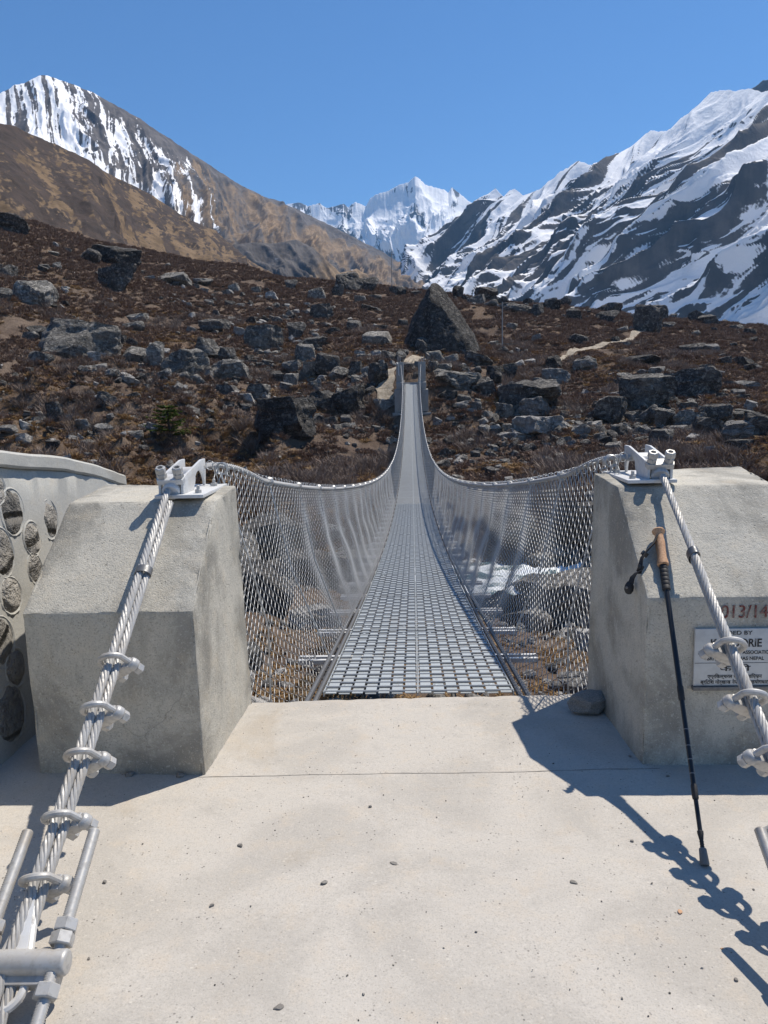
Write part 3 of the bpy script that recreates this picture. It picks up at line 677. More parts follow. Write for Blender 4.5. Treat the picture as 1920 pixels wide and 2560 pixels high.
# ---------------------------------------------------------------- wire ropes
def rope_mb(pts, r, strands=6, pitch=.2, n=6, step=.018, hand=1):
    mb = MB(); P = np.array(pts, float); s = np.r_[0, np.cumsum(np.linalg.norm(np.diff(P, axis=0), axis=1))]
    q = np.linspace(0, s[-1], max(3, int(s[-1]/step))); P = np.stack([np.interp(q, s, P[:, k]) for k in range(3)], -1)
    D = np.gradient(P, axis=0); D /= np.linalg.norm(D, axis=1)[:, None]
    up = np.array([0, 0, 1.0]); X = np.cross(up, D); X /= np.linalg.norm(X, axis=1)[:, None]+1e-9; Y = np.cross(D, X)
    for k in range(strands):
        a = hand*2*np.pi*q/pitch+2*np.pi*k/strands
        mb.tube(P+(X*np.cos(a)[:, None]+Y*np.sin(a)[:, None])*r*.62, r*.40, n, True)
    mb.tube(P, r*.5, 6)
    return mb
def anchor_cable(side, top, slope, x_low, label):
    """back stay from the saddle down to the ground anchor; side = -1 left, +1 right"""
    root = thing('anchor_cable', label, 'steel cable', (x_low, 1.6, 0.0))
    o = Vector(root.location); T = Vector(top)
    L_end = 1.60; dy = T.y-L_end
    d = Vector((x_low-T.x, -dy, -dy*slope)); Ln = d.length; d.normalize()
    nrm = Vector((1, 0, 0)).cross(d); nrm = -nrm if nrm.z < 0 else nrm        # up, square to the rope
    inn = Vector((-side, 0, 0)); inn = (inn-d*inn.dot(d)).normalized()          # towards the walkway
    P = lambda k, a=0.0, b=0.0: T+d*k+inn*a+nrm*b-o
    r = .0155
    rope_mb([P(-.02), P(Ln*.5), P(Ln+.10)], r*1.02, 6, .19, 7, hand=side).build('main_rope', M_ROPE, root)
    kb = .50
    # tail: doubled back under and beside the rope, strapped with a band at its end
    ta, tb = (.024, -.014) if side < 0 else (-.004, -.027)
    if side < 0:
        rope_mb([P(.05, ta, tb), P(Ln+.02, ta+.004, tb)], r*.98, 6, .19, 7, hand=side).build('tail_rope', M_ROPE, root)
    else:
        rope_mb([P(kb-.04, ta, tb), P(Ln+.02, ta+.012, tb)], r*.98, 6, .19, 7, hand=side).build('tail_rope', M_ROPE, root)
    mb = MB(); cx, cz = ta/2, tb/2
    ring = []
    for k in range(20):
        t_ = 2*math.pi*k/20; e = inn*math.cos(t_)*(.019+abs(ta)/2)+nrm*math.sin(t_)*(.019+abs(tb)/2)
        ring.append(e)
    vs = [P(kb-.018+j*.036, cx, cz)+e for j in (0, 1) for e in ring]+[P(kb-.018+j*.036, cx, cz)+e*1.10 for j in (0, 1) for e in ring]
    fs = []
    for k in range(20):
        q = (k+1) % 20; fs += [(k, q, 20+q, 20+k), (40+k, 60+k, 60+q, 40+q), (k, 40+k, 40+q, q), (20+k, 20+q, 60+q, 60+k)]
    mb.add(vs, fs); mb.build('band', M_DARKMETAL, root)
    # wire-rope clips
    ks = [.955, 1.155, 1.35, 1.545, 1.735] if side < 0 else [.985, 1.205, 1.435, 1.66]
    for i, k in enumerate(ks):
        jig = .01*math.sin(i*2.3)
        sad = (inn*.56-nrm*.83).normalized()                    # legs of the U point down towards the walkway
        cross = d.cross(sad).normalized()
        c0 = P(k+jig, ta/2, tb/2)
        base = c0+sad*.046; hw = .043; ur = .0112
        body = MB()
        for q in (-1, 1):
            body.lathe([(-.012, .019), (-.002, .0245), (.016, .0245), (.021, .021)], base+cross*q*hw, sad, 14)
        body.prism([(-hw, -.014), (-.024, -.022), (.024, -.022), (hw, -.014), (hw, .015), (.016, .021), (-.016, .021), (-hw, .015)],
                   base+d*-.022, cross, sad, d, .044)
        bo = body.build('clip_saddle', M_SILVER, root, bevel=.004)
        u = MB(); pts = []
        for j in range(15):
            a = math.pi*j/14; pts.append(c0-sad*.006+cross*math.cos(a)*hw-sad*math.sin(a)*(hw-.002)+d*.012*math.sin(a))
        pts = [base+sad*.050+cross*hw]+pts+[base+sad*.050-cross*hw]
        u.tube(pts, ur, 10); ub = u.build('u_bolt', M_SILVER, root)
        for q in (-1, 1):
            nb = MB(); nb.hexnut(base+cross*q*hw+sad*.0215, sad, .0215, .023, phase=.3*i); nb.build('nut', M_SILVER, bo, angle=25)
    # thimble, cross bar and the two threaded rods
    kt = Ln-.275; sh = .034
    th = MB(); pts = []
    for j in range(25):
        a = math.pi*(-.08+1.16*j/24); pts.append(P(kt+.11+.052*math.sin(a), .012+math.cos(a)*.05*(1 if True else 1), -.012))
    pts = [P(kt-.09, .02, -.012)]+pts[::-1][::-1]+[P(kt-.09, .004, -.012)]
    th.tube(pts, .012, 8); th.build('thimble', M_WHITE, root)
    wedge = MB(); wedge.prism([(-.14, 0), (.02, -.032), (.10, -.036), (.10, .036), (.02, .032)], P(kt, .012, -.026), d, inn, nrm, .03)
    wedge.build('thimble_plate', M_WHITE, root, bevel=.003)
    bar = MB(); bar.lathe([(-.128, .028), (-.121, .033), (.121, .033), (.128, .028)], P(kt+.055, sh, .0), inn, 22)
    bar.box(P(kt+.085, sh, -.018), (.22, .045, .045), Matrix((inn, d, nrm)).transposed())
    bar.build('cross_bar', M_SILVER, root, bevel=.003)
    for q, nm in ((1, 'in'), (-1, 'out')):
        a = sh-.004+q*.100
        rod = MB(); pr = []; k0, k1 = kt-.305, Ln+.50; kk = k0
        pr = [(0, .0125), (.004, .0165)]; L = k1-k0; pt = .0062; j = .005
        while j < L-.01:
            pr += [(j, .0172), (j+pt*.5, .0148)]; j += pt
        pr += [(L, .014)]
        rod.lathe(pr, P(k0, a, .004), d, 14); ro = rod.build('threaded_rod', M_SILVER, root, angle=80)
        for (kn, hn, ph) in ((kt-.050, .034, .2), (kt-.016, .034, .5), (kt+.108, .036, .0)):
            nb = MB(); nb.hexnut(P(kn, a, .004), d, .032, hn-.002, phase=ph); nb.build('nut', M_SILVER, ro, angle=25)
    return root
anchor_cable(-1, (-1.13, 3.44, 1.150), .628, -1.09, 'twin galvanised wire rope with clamps running from the left block down to threaded anchor rods')
anchor_cable(1, (1.135, 3.54, 1.165), .60, 1.09, 'twisted galvanised wire rope with clamps crossing in front of the white plaque')

# ---------------------------------------------------------------- saddles on the blocks
def saddle(cx, cy, cz, label, shade, flip):
    root = thing('cable_saddle', label, 'cable saddle', (cx, cy, cz))
    b = MB(); b.box((.045*flip, .20, .008), (.225, .47, .016)); b.build('base_plate', M_WHITE, root, bevel=.002)
    for s in (-1, 1):
        pl = MB(); arc = [(.275+.095*math.cos(a), .0165+.085*math.sin(a)) for a in np.linspace(math.pi, 0, 13)]
        poly = [(.03, .0165), (.03, .085), (.31, .190), (.385, .190), (.385, .085)]
        poly = [(.0, .0165), (.0, .07), (.05, .10), (.33, .150), (.40, .150), (.40, .085), (.385, .0165)]+arc[::-1]
        pl.prism(poly, (s*.052-.006, 0, 0), (0, 1, 0), (0, 0, 1), (1, 0, 0), .012); pl.build('side_plate', M_WHITE, root, bevel=.0015)
    tr = MB(); tr.lathe([(-.046, .05), (.046, .05)], (0, .2, .075), (1, 0, 0), 26); tr.build('sheave', M_WHITE, root)
    ax = Vector((0, -.86, -.52)).normalized(); up = Vector((0, -.45, .9)).normalized()
    cl = MB(); c0 = Vector((0, .03, .045))
    cl.lathe([(-.03, .034), (-.026, .04), (.035, .043), (.045, .038)], c0-ax*.0, ax, 22)
    cl.prism([(-.06, -.026), (.06, -.026), (.066, 0), (.06, .024), (-.06, .024), (-.066, 0)], c0+up*.030, (1, 0, 0), ax, up, .026)
    clo = cl.build('clamp', M_WHITE if not shade else M_SILVER, root, bevel=.003)
    for s in (-1, 1):
        bo = c0+Vector((s*.039, 0, 0))+up*.056
        n1 = MB(); n1.hexnut(bo, up, .024, .022, phase=.2); n1.build('nut', M_SILVER, clo, angle=25)
        n2 = MB()                                                  # open-topped cap nut
        x, y, dd = frame(up); vs = []; fs = []
        for (h, rr_) in ((.0225, .022), (.026, .0245), (.050, .0245), (.054, .021)):
            for k in range(6):
                a = math.pi/3*k+.5; vs.append(bo+dd*h+(x*math.cos(a)+y*math.sin(a))*rr_)
        for (h, rr_) in ((.054, .014), (.036, .014)):
            for k in range(6):
                a = math.pi/3*k+.5; vs.append(bo+dd*h+(x*math.cos(a)+y*math.sin(a))*rr_)
        for i in range(5):
            for k in range(6): fs.append((i*6+k, i*6+(k+1) % 6, (i+1)*6+(k+1) % 6, (i+1)*6+k))
        fs.append(tuple(range(30, 36))); n2.add(vs, fs); n2.build('nut', M_SILVER, clo, angle=25)
    for (bx, by) in ((.115*flip, .04), (.115*flip, .33), (-.055*flip, .42)):
        b = MB(); b.hexnut((bx, by, .016), (0, 0, 1), .0155, .016); b.lathe([(.015, .008), (.034, .008), (.036, .006)], (bx, by, .016), (0, 0, 1), 10)
        b.build('bolt', M_SILVER, root, angle=25)
    return root
saddle(-1.125, 3.49, 1.124, 'white painted cable saddle with two capped nuts on the left concrete block', False, 1)
saddle(1.138, 3.60, 1.142, 'white cable saddle with its shaded side plate on the plaque-bearing right block', True, -1)

# ---------------------------------------------------------------- footbridge
BR = thing('suspension_bridge', 'long sagging suspension footbridge with steel grating deck and chain-link sides', 'bridge', (0, 4, 0))
bo_ = np.array([0, 4.0, 0])
def xcab(y): return .66+.36*np.exp(-(y-3.9)/7.0)+.26*np.exp(-(FAR_Y-y)/6.0)
def zcab(y): return zdeck(y)+1.12+.10*np.exp(-(y-3.9)/2.0)+.55*np.exp(-(FAR_Y-y)/7.0)
def xbot(y): return .565+.27*np.exp(-(y-3.9)/1.1)
def zbot(y): return zdeck(y)-.03-.34*np.exp(-((y-3.9)/1.15)**2)
for s in (-1, 1):
    ys = np.linspace(3.86, 9.0, 60); sx = 1.13
    blend = np.clip((ys-3.86)/1.0, 0, 1)
    near = np.c_[s*(xcab(ys)*blend+1.08*(1-blend)), ys, zcab(ys)*blend+1.235*(1-blend)]
    rope_mb(near-bo_, .0165, 6, .2, 6, .03, s).build('hand_cable', M_ROPE, BR)
    ys = np.linspace(8.9, FAR_Y+.4, 150); mb = MB(); mb.tube(np.c_[s*xcab(ys), ys, zcab(ys)]-bo_, .0155, 8); mb.build('hand_cable', M_ROPE, BR)
    ys = np.linspace(3.8, FAR_Y, 140)
    mb = MB()
    for dx in (.555, .60): mb.tube(np.c_[s*(dx+0*ys), ys, zdeck(ys)-.045]-bo_, .016, 8)
    for dx in (.20,): mb.tube(np.c_[s*(dx+0*ys), ys, zdeck(ys)-.075]-bo_, .016, 6)
    mb.build('deck_cable', M_DARKMETAL, BR)
stations = np.arange(5.05, FAR_Y-.4, 1.02)
for y in stations:
    z = float(zdeck(y)); sl_ = -.15+.0051*y
    mb = MB()
    for dy in (-.045, .03):
        mb.box((0, y+dy-4, z-.055), (1.62, .028, .030))
    mb.build('cross_beam', M_WHITE, BR)
lim = 50; extra = MB()
for i, y in enumerate(stations):
    for s in (-1, 1):
        mb = MB() if i < lim else extra
        b = np.array([s*.60, y, zdeck(y)-.04]); t_ = np.array([s*xcab(y), y, zcab(y)])
        mb.tube([b-bo_, (b+t_)/2-bo_+np.array([s*.05, 0, 0]), t_-bo_], .0055, 6)
        for dz in np.linspace(-.012, .05, 3):                        # wraps where it is tied to the cable
            mb.tube([t_-bo_+np.array([.026*math.cos(a), dz*.9-.02, .026*math.sin(a)]) for a in np.linspace(0, 2*np.pi, 9)[:-1]], .004, 5, closed=True)
        if i < lim: mb.build('hanger', M_WIRE, BR)
if extra.v:
    o = extra.build('hanger', M_WIRE, BR); o['kind'] = 'stuff'
M_ROD = metal('deck_rod', (.36, .37, .37), .5, .3, .3)
# deck panels: woven flat strips under round cross rods, two panels side by side
def panel(y0, y1, side, k):
    mb = MB(); rb_ = MB(); x0, x1 = (.006, .505)
    n = 7; pitch = (x1-x0)/n; ns = max(2, int((y1-y0)/.5))
    yy = np.linspace(y0, y1, ns+1)
    near = y0 < 22
    for i in range(n):
        xc = side*(x0+pitch*(i+.5)); hw = pitch*.405
        rows = np.arange(y0+.03, y1-.02, .098)
        if near:
            q = np.arange(y0, y1+.001, .0245)
            wav = .0032*np.cos(np.pi*(q-y0-.03)/.098 + math.pi*(i % 2))
        else:
            q = yy; wav = 0*q
        z = zdeck(q)+wav
        nq = len(q); vs = []
        for a in range(nq):
            crown = .0
            vs += [(xc-hw, q[a]-4, z[a]), (xc+hw, q[a]-4, z[a]), (xc+hw, q[a]-4, z[a]-.005), (xc-hw, q[a]-4, z[a]-.005)]
        fs = []
        for a in range(nq-1):
            for e in range(4): fs.append((a*4+e, a*4+(e+1) % 4, a*4+4+(e+1) % 4, a*4+4+e))
        fs += [(0, 1, 2, 3), (nq*4-4, nq*4-3, nq*4-2, nq*4-1)]
        mb.add(vs, fs)
    for yr_ in np.arange(y0+.03, y1-.01, .098):
        z = float(zdeck(yr_))
        rb_.tube([(side*x0, yr_-4, z+.0035), (side*(x1+.008), yr_-4, z+.0035)], .0066, 6 if near else 4)
    mb.box((side*.004, (y0+y1)/2-4, float(zdeck((y0+y1)/2))-.010), (.005, y1-y0-.01, .018), Matrix.Rotation(math.atan(-.15+.0051*(y0+y1)/2), 3, 'X'))
    mb.box((side*.509, (y0+y1)/2-4, float(zdeck((y0+y1)/2))-.006), (.006, y1-y0-.01, .026), Matrix.Rotation(math.atan(-.15+.0051*(y0+y1)/2), 3, 'X'))
    if near:
        for by in (y0+.15, y1-.15):
            for bx in (.1, .4): mb.lathe([(0, .011), (.006, .011), (.007, .008)], (side*bx, by-4, float(zdeck(by))+.003), (0, 0, 1), 8)
    po = mb.build('deck_panel', M_DECK, BR, angle=40); rb_.build('cross_rods', M_ROD, po)
edges = np.linspace(3.93, FAR_Y, 37)
for k in range(36):
    for s in (-1, 1): panel(edges[k]+.004, edges[k+1]-.004, s, k)
# chain-link sides: every wire a bent zigzag hung between hand cable and deck edge
def mesh_side(s):
    ys = []; y = 3.87
    while y < FAR_Y-.3:
        ys.append(y); y += .047 if y < 26 else .060
    ys = np.array(ys); nrow = 23
    mbV = []; mbF = []; off = 0
    rs = np.random.default_rng(11 if s < 0 else 12)
    tt = np.arange(nrow*2*3+1)/(nrow*2*3)                           # three points per half-link
    ph = np.arange(len(tt))
    tri = 2*np.abs(((ph/6.0) % 1)-.5)                                # 0..1 triangle per full link
    tri = .5-.5*np.cos(np.pi*tri)*1.0
    dep = .012*np.cos(ph/3.0*np.pi)
    for i, y0 in enumerate(ys):
        flip = i % 2
        zig = (tri-.5)*(1 if flip else -1)*.051
        yy = y0+zig+.010*noise3(tt*3, 0*tt+y0*.7, 0, 301)
        tw = tt**1.0
        xb, zb, xt, zt = xbot(yy), zbot(yy), xcab(yy), zcab(yy)+.012
        sag = .05*np.sin(np.pi*tt)*(1+.6*noise3(tt*0+y0*.9, tt*2, 0, 302))+.028*noise3(tt*3.1+5, 0*tt+y0*.55, 0, 303)*np.sin(np.pi*tt)
        fold = .035*np.sin(y0*6.16)*np.sin(np.pi*tt)
        X = s*(xb+(xt-xb)*tw+sag+fold*.5+dep*(1 if flip else -1)*.35)
        Zz = zb+(zt-zb)*tw
        P = np.stack([X, yy-4, Zz], -1)
        if y0 > 24: P = P[::3]
        la = np.linspace(0, 5.2, 7)[1:]; jit = .006*math.sin(i*1.7)     # end of the wire turned over the hand cable
        lp = np.stack([X[-1]+s*(.024+jit)*(1-np.cos(la))-s*.006, yy[-1]-4+.02*np.sin(la*.5+flip*2), Zz[-1]+(.024+jit)*np.sin(la)], -1)
        if y0 < 26 and i % 2 == 0: P = np.concatenate([P, lp])
        D = np.gradient(P, axis=0); D /= np.linalg.norm(D, axis=1)[:, None]
        A = np.cross(D, np.array([1., 0, 0])); A /= np.linalg.norm(A, axis=1)[:, None]+1e-9; B = np.cross(D, A)
        n = 4 if y0 < 10 else 3; r = .0027 if y0 < 24 else .0024
        ring = np.stack([P+(A*math.cos(2*math.pi*k/n)+B*math.sin(2*math.pi*k/n))*r for k in range(n)], 1)
        m_ = len(P); mbV.append(ring.reshape(-1, 3))
        a = np.arange(m_-1)[:, None]*n; k = np.arange(n)[None]
        f = np.stack([a+k, a+(k+1) % n, a+n+(k+1) % n, a+n+k], -1).reshape(-1, 4)+off
        mbF.append(f); off += m_*n
    me = mesh_from('chain_link_side', np.concatenate(mbV), np.concatenate(mbF))
    return link('chain_link_side', me, M_WIRE, BR)
mesh_side(-1); mesh_side(1)
# near end frames of the netting, wired back to the blocks
for s in (-1, 1):
    mb = MB()
    pts = [(s*xbot(4.0), 0.0, zbot(4.0)-.05), (s*.80, -.02, .35), (s*.88, -.06, .75), (s*1.0, -.08, 1.20)]
    mb.tube(pts, .0045, 6)
    for k in range(4):
        mb.tube([(s*(1.0+.03*math.cos(a)), -.06+.012*k, 1.215+.03*math.sin(a)) for a in np.linspace(0, 2*np.pi, 11)[:-1]], .004, 5, closed=True)
    mb.build('end_wire', M_WIRE, BR)

# ---------------------------------------------------------------- far piers
def pier(s, label):
    root = thing('bridge_pier', label, 'bridge pier', (s*1.2, FAR_Y+.4, -2.2))
    o = Vector(root.location); y = FAR_Y
    def part(name, x0, x1, y0, y1, z0, z1, top=0.0, mat=M_PIER):
        xa, xb_ = sorted((s*x0, s*x1)); mb = MB()
        vs = [(xa, y0, z0), (xb_, y0, z0), (xb_, y1, z0), (xa, y1, z0), (xa, y0, z1), (xb_, y0, z1), (xb_, y1, z1+top), (xa, y1, z1+top)]
        mb.add([Vector(v)-o for v in vs], [(0, 1, 2, 3), (4, 5, 6, 7), (0, 1, 5, 4), (1, 2, 6, 5), (2, 3, 7, 6), (3, 0, 4, 7)])
        return mb.build(name, mat, root, bevel=.02)
    part('footing', .55, 2.2, y-.9, y+2, -4.2, -2.05)
    part('lower_shaft', .60, 1.78, y-.5, y+2, -2.05, .32, .12)
    part('middle_shaft', .62, 1.56, y-.25, y+1.8, .34, 2.42, .1)
    part('upper_shaft', .64, 1.38, y-.02, y+1.8, 2.44, 3.08, .25)
    part('anchor_head', .68, 1.36, y+.28, y+1.5, 3.10, 4.95, .05)
    mb = MB()
    for q in (-.10, .10):
        mb.prism([(-.25, 0), (.18, 0), (.22, .30), (.12, .52), (-.02, .52), (-.2, .22)], Vector((s*1.08+q-.02, y+.75, 4.98))-o, (0, 1, 0), (0, 0, 1), (1, 0, 0), .035)
    mb.build('saddle_plate', M_SILVER, root)
    return root
pier(-1, 'stepped concrete bridge pier at the far end with a white cord loop hanging on it')
pier(1, 'stepped concrete bridge pier at the far end, right of the deck')
t_ = MB(); t_.box((0, FAR_Y+.9, 2.93), (1.30, 1.7, .3)); o = t_.build('far_landing', M_PIER, None, bevel=.02); tag(o, 'pale concrete step at the far end of the bridge deck', 'landing step')
mb = MB(); mb.tube([(-.92+.42*math.cos(a), FAR_Y-.55, -.75+.62*math.sin(a)) for a in np.linspace(.9, 5.2, 22)], .05, 7)
tag(mb.build('cord_loop', M_ROPEWHITE), 'pale cord looped against the lower part of the left far pier', 'cord')
mb = MB(); mb.tube([(-1.30, FAR_Y+.2, 4.72), (-1.26, FAR_Y+.14, 4.90), (-1.20, FAR_Y+.12, 4.84), (-1.15, FAR_Y+.16, 4.2), (-1.13, FAR_Y+.16, 3.75), (-1.05, FAR_Y+.18, 3.74)], .035, 7)
tag(mb.build('cable_end', M_WHITE), 'white bent cable end hanging over the head of the left far pier', 'cable end')
bm = bmesh.new(); bmesh.ops.create_icosphere(bm, subdivisions=3, radius=.22)
for v in bm.verts: v.co *= 1+.5*float(noise3(v.co.x*7, v.co.y*7, v.co.z*7, 77)); v.co.z *= 1.1
me = bpy.data.meshes.new('marigold'); bm.to_mesh(me); bm.free(); o = link('flower_garland', me, M_YELLOW); o.location = (-1.05, FAR_Y-.7, -2.0)
tag(o, 'small yellow marigold bunch tied low on the left far pier', 'garland')
mb = MB(); mb.add([(-1.8, FAR_Y+.3, -.6), (-1.8, FAR_Y+2, .2), (-2.9, FAR_Y+1.0, -2.6), (-3.2, FAR_Y+2.6, -2.0), (-1.8, FAR_Y, -3.6), (-2.4, FAR_Y+.4, -3.8)],
                  [(0, 1, 3, 2), (0, 2, 5, 4), (0, 1, 4), (1, 3, 5), (3, 2, 5), (1, 4, 5)])
tag(mb.build('concrete_apron', M_PIER, None, bevel=.03), 'sloping pale concrete apron beside the left far pier', 'apron')

# ---------------------------------------------------------------- stone wall on the left
WL = thing('stone_wall', 'mortared stone wall with rounded boulders and pale concrete coping left of the bridge', 'stone wall', (-2.1, 3.5, 0))
wo = np.array([-2.1, 3.5, 0])
wy = np.linspace(.8, 5.06, 80); topz = np.interp(wy, [.8, 2.6, 3.56, 4.22, 4.6, 5.08], [1.52, 1.44, 1.355, 1.272, 1.20, 1.09])
topz = topz+.006*noise3(wy*2.3, 0*wy, 0, 140)
def strip(name, x0, x1, zlo, zhi, mat, bev, seed, nzamp):
    secs = []
    prof = [(x0, 0), (x1-bev, 0), (x1, bev*.3), (x1, 1), (x1-bev, 1), (x0, 1)]
    nx = 6; V = []; 
    nz = 14
    for i, y in enumerate(wy):
        a, b = zlo[i], zhi[i]; row = [(x1-bev, y, a)]
        for k in range(nz): row.append((x1, y, a+bev+(b-a-2*bev)*k/(nz-1)))
        for k in range(nx): row.append((x1-bev+(x0-x1+bev)*k/(nx-1), y, b))
        row.append((x0, y, a)); V.append(row)
    V = np.array(V); sh = V.shape; q = V.reshape(-1, 3)
    d = nzamp*fbm(q[:, 0]*6, q[:, 1]*6, q[:, 2]*6, 4, seed); q[:, 0] += d; q[:, 2] += d*.4
    if name == 'wall_body': q[:, 0] += np.where(q[:, 0] > -2.1, .09*np.clip(1.28-q[:, 2], 0, 1.6), 0)
    V = q.reshape(sh); n = sh[1]
    F = [tuple(f) for f in grid_faces(sh[0], n)]+[(i*n+n-1, i*n, (i+1)*n, (i+1)*n+n-1) for i in range(sh[0]-1)]
    F += [tuple(range(n)), tuple((sh[0]-1)*n+k for k in range(n))[::-1]]
    me = bpy.data.meshes.new(name); me.from_pydata((q-wo).tolist(), [], F)
    bm = bmesh.new(); bm.from_mesh(me); bmesh.ops.recalc_face_normals(bm, faces=bm.faces); bm.to_mesh(me); bm.free()
    me.polygons.foreach_set('use_smooth', np.full(len(me.polygons), True))
    return link(name, me, mat, WL, 40)
strip('coping', -2.36, -1.925, topz-.078, topz, M_WALL, .012, 150, .004)
wyb = wy.copy(); strip('wall_body', -2.32, -1.955, 0*wy-.8, topz-.074, M_WALL, .01, 151, .012)
M_WSTONE = rock_material('wall_stone', (.30, .285, .26), (.42, .395, .35), (.55, .50, .42))
def lump(seed, planes=7, sub=3, rough=.10, lo=.62, hi=.95):
    r_ = np.random.default_rng(seed); bm = bmesh.new(); bmesh.ops.create_icosphere(bm, subdivisions=sub, radius=1.0)
    co = np.array([v.co for v in bm.verts])
    for i in range(planes):
        n = r_.normal(size=3); n[2] *= .8
        if i == 0: n = np.array([r_.normal(0, .22), r_.normal(0, .22), 1.0])              # a flat-lying upper face
        elif i < planes*.6: n[2] *= .25                                                 # steep joint faces
        n /= np.linalg.norm(n); d = r_.uniform(lo, hi)
        k = np.maximum(0, co @ n-d); co = co-k[:, None]*n
    nn = co/np.linalg.norm(co, axis=1)[:, None]; o_ = r_.uniform(0, 50, 3)
    f = rough*fbm(co[:, 0]*1.6+o_[0], co[:, 1]*1.6+o_[1], co[:, 2]*1.6+o_[2], 5, seed % 97, .55)
    st = rough*.45*np.abs(noise3(co[:, 0]*1.1+co[:, 2]*3.2+o_[1], co[:, 1]*1.1, 0*f+o_[2], seed % 89))
    co = co+nn*(f-st)[:, None]
    lo_, hi_ = co.min(0), co.max(0); co = (co-(lo_+hi_)/2)/(hi_-lo_)
    for v, p in zip(bm.verts, co): v.co = p
    me = bpy.data.meshes.new('rock'); bm.to_mesh(me); bm.free()
    me.polygons.foreach_set('use_smooth', np.full(len(me.polygons), True)); me.set_sharp_from_angle(angle=R(38))
    return me
WST = [(3.63, 1.05, .20, .215), (4.00, .955, .17, .20), (3.80, .885, .15, .17), (3.50, .875, .19, .225), (3.80, .73, .13, .16), (3.545, .655, .18, .165), (3.42, .46, .21, .225),
       (3.53, .30, .17, .17), (3.44, .10, .24, .25), (3.50, 1.185, .15, .16), (3.86, .52, .18, .19), (3.9, .25, .2, .2), (4.3, .8, .2, .17), (4.6, .55, .24, .2), (3.2, .85, .22, .24), (3.2, .4, .26, .22), (2.9, .7, .22, .26), (2.9, 1.1, .24, .2), (3.25, 1.17, .2, .16)]
WST += [(2.55, .35, .25, .24), (2.5, .85, .22, .26), (2.2, .6, .24, .22), (2.15, 1.05, .2, .22), (1.85, .3, .26, .24), (1.8, .8, .24, .25), (1.5, .55, .22, .22), (1.45, 1.05, .24, .2), (1.15, .3, .24, .25), (1.1, .8, .2, .24), (4.7, .9, .18, .14), (4.35, .35, .24, .22), (4.85, .25, .2, .2)]
for i, (y, z, a, b) in enumerate(WST):
    for _ in range(8):                                                # slide along the sight line onto the battered face
        k_ = (-1.966+.09*(1.28-z)-CAM_O[0])/((-1.966 if _ == 0 else xs_)-CAM_O[0]); y, z, xs_ = y*k_, CAM_O[2]+(z-CAM_O[2])*k_, -1.966+.09*(1.28-z)
    me = lump(900+i, 4, 4, .10, .75, .98); me.materials.append(M_WSTONE)
    o = link('stone', me, None, WL); o.location = Vector((-1.966+.09*(1.28-z), y, z))-Vector(wo); o.scale = (.050, a*1.08, b*1.08); o.rotation_euler = (R(-20+9*(i % 5)), -.09, 0)
    rg = MB(); rg.tube([(.006+.003*math.sin(k*3.1), a*.535*math.cos(t_), b*.535*math.sin(t_)) for k, t_ in enumerate(np.linspace(0, 2*np.pi, 25)[:-1])], .009, 6, closed=True)
    g = rg.build('mortar_lip', M_WALL, WL); g.location = o.location; g.rotation_euler = o.rotation_euler

# ---------------------------------------------------------------- trekking pole
tip = Vector((.933, 2.381, .004)); con = Vector((1.019, 3.093, .738)); pd = (con-tip).normalized()
TP = thing('trekking_pole', 'black telescopic trekking pole with cork grip leaning on the right concrete block', 'trekking pole', tip)
def pl(name, prof, mat, parent=TP, n=16):
    mb = MB(); mb.lathe(prof, (0, 0, 0), pd, n); return mb.build(name, mat, parent, angle=40)
pl('rubber_foot', [(.0, .0135), (.004, .0155), (.05, .0125), (.054, .010)], plain('worn_rubber', (.16, .16, .155), .7))
pl('tip_section', [(.05, .0068)]+[(.054+.004*i, .0075 if i % 2 else .0062) for i in range(8)]+[(.09, .0085), (.10, .0105), (.108, .0105), (.11, .008)], M_RUBBER)
pl('lower_shaft', [(.105, .0078), (.215, .0078)], M_BLACK)
pl('lock_collar', [(.213, .0095), (.218, .0112), (.258, .0112), (.265, .0092)], M_RUBBER)
pl('middle_shaft', [(.262, .0088), (.575, .0088)], M_BLACK)
pl('lock_collar', [(.573, .010), (.578, .0122), (.625, .0122), (.633, .010)], M_RUBBER)
pl('upper_shaft', [(.63, .0102), (1.06, .0102)], M_BLACK)
gr = [(1.045, .011)]
for i in range(6): gr += [(1.05+.0195*i, .0165), (1.064+.0195*i, .0172), (1.067+.0195*i, .0152)]
pl('foam_grip', gr+[(1.172, .0165)], M_RUBBER)
pl('cork_grip', [(1.165, .019), (1.17, .0235), (1.185, .0225), (1.205, .0185), (1.25, .0195), (1.285, .0205), (1.31, .0175), (1.325, .0185), (1.333, .026), (1.340, .0275), (1.346, .024), (1.349, .012)], M_CORK, n=24)
x_, y_, _z = frame(pd)
for i in range(10):                                                  # ventilation slots in the cork
    mb = MB(); k = 1.20+.0105*i
    for a0 in (-1.9, -1.35):
        a = a0; r1 = .0200 if i < 8 else .0190
        c0 = pd*k+(x_*math.cos(a)+y_*math.sin(a))*r1
        tt_ = (-x_*math.sin(a)+y_*math.cos(a)); w_ = .006 if a0 < -1.5 else .0022
        mb.tube([c0-tt_*w_, c0+tt_*w_], .0018, 6)
    g = mb.build('grip_slot', M_RUBBER, TP)
for k, hgt in ((.90, .10), (.80, .05), (.70, .045)):                  # printed marks and scale
    mb = MB()
    for j in range(int(hgt/.006)):
        a = -2.05+.12*(j % 3); c0 = pd*(k+j*.006)+(x_*math.cos(a)+y_*math.sin(a))*.0103; tt_ = (-x_*math.sin(a)+y_*math.cos(a))
        mb.tube([c0-tt_*.0022, c0+tt_*.0022], .0006, 4)
    mb.build('printed_scale', M_YELLOW, TP)
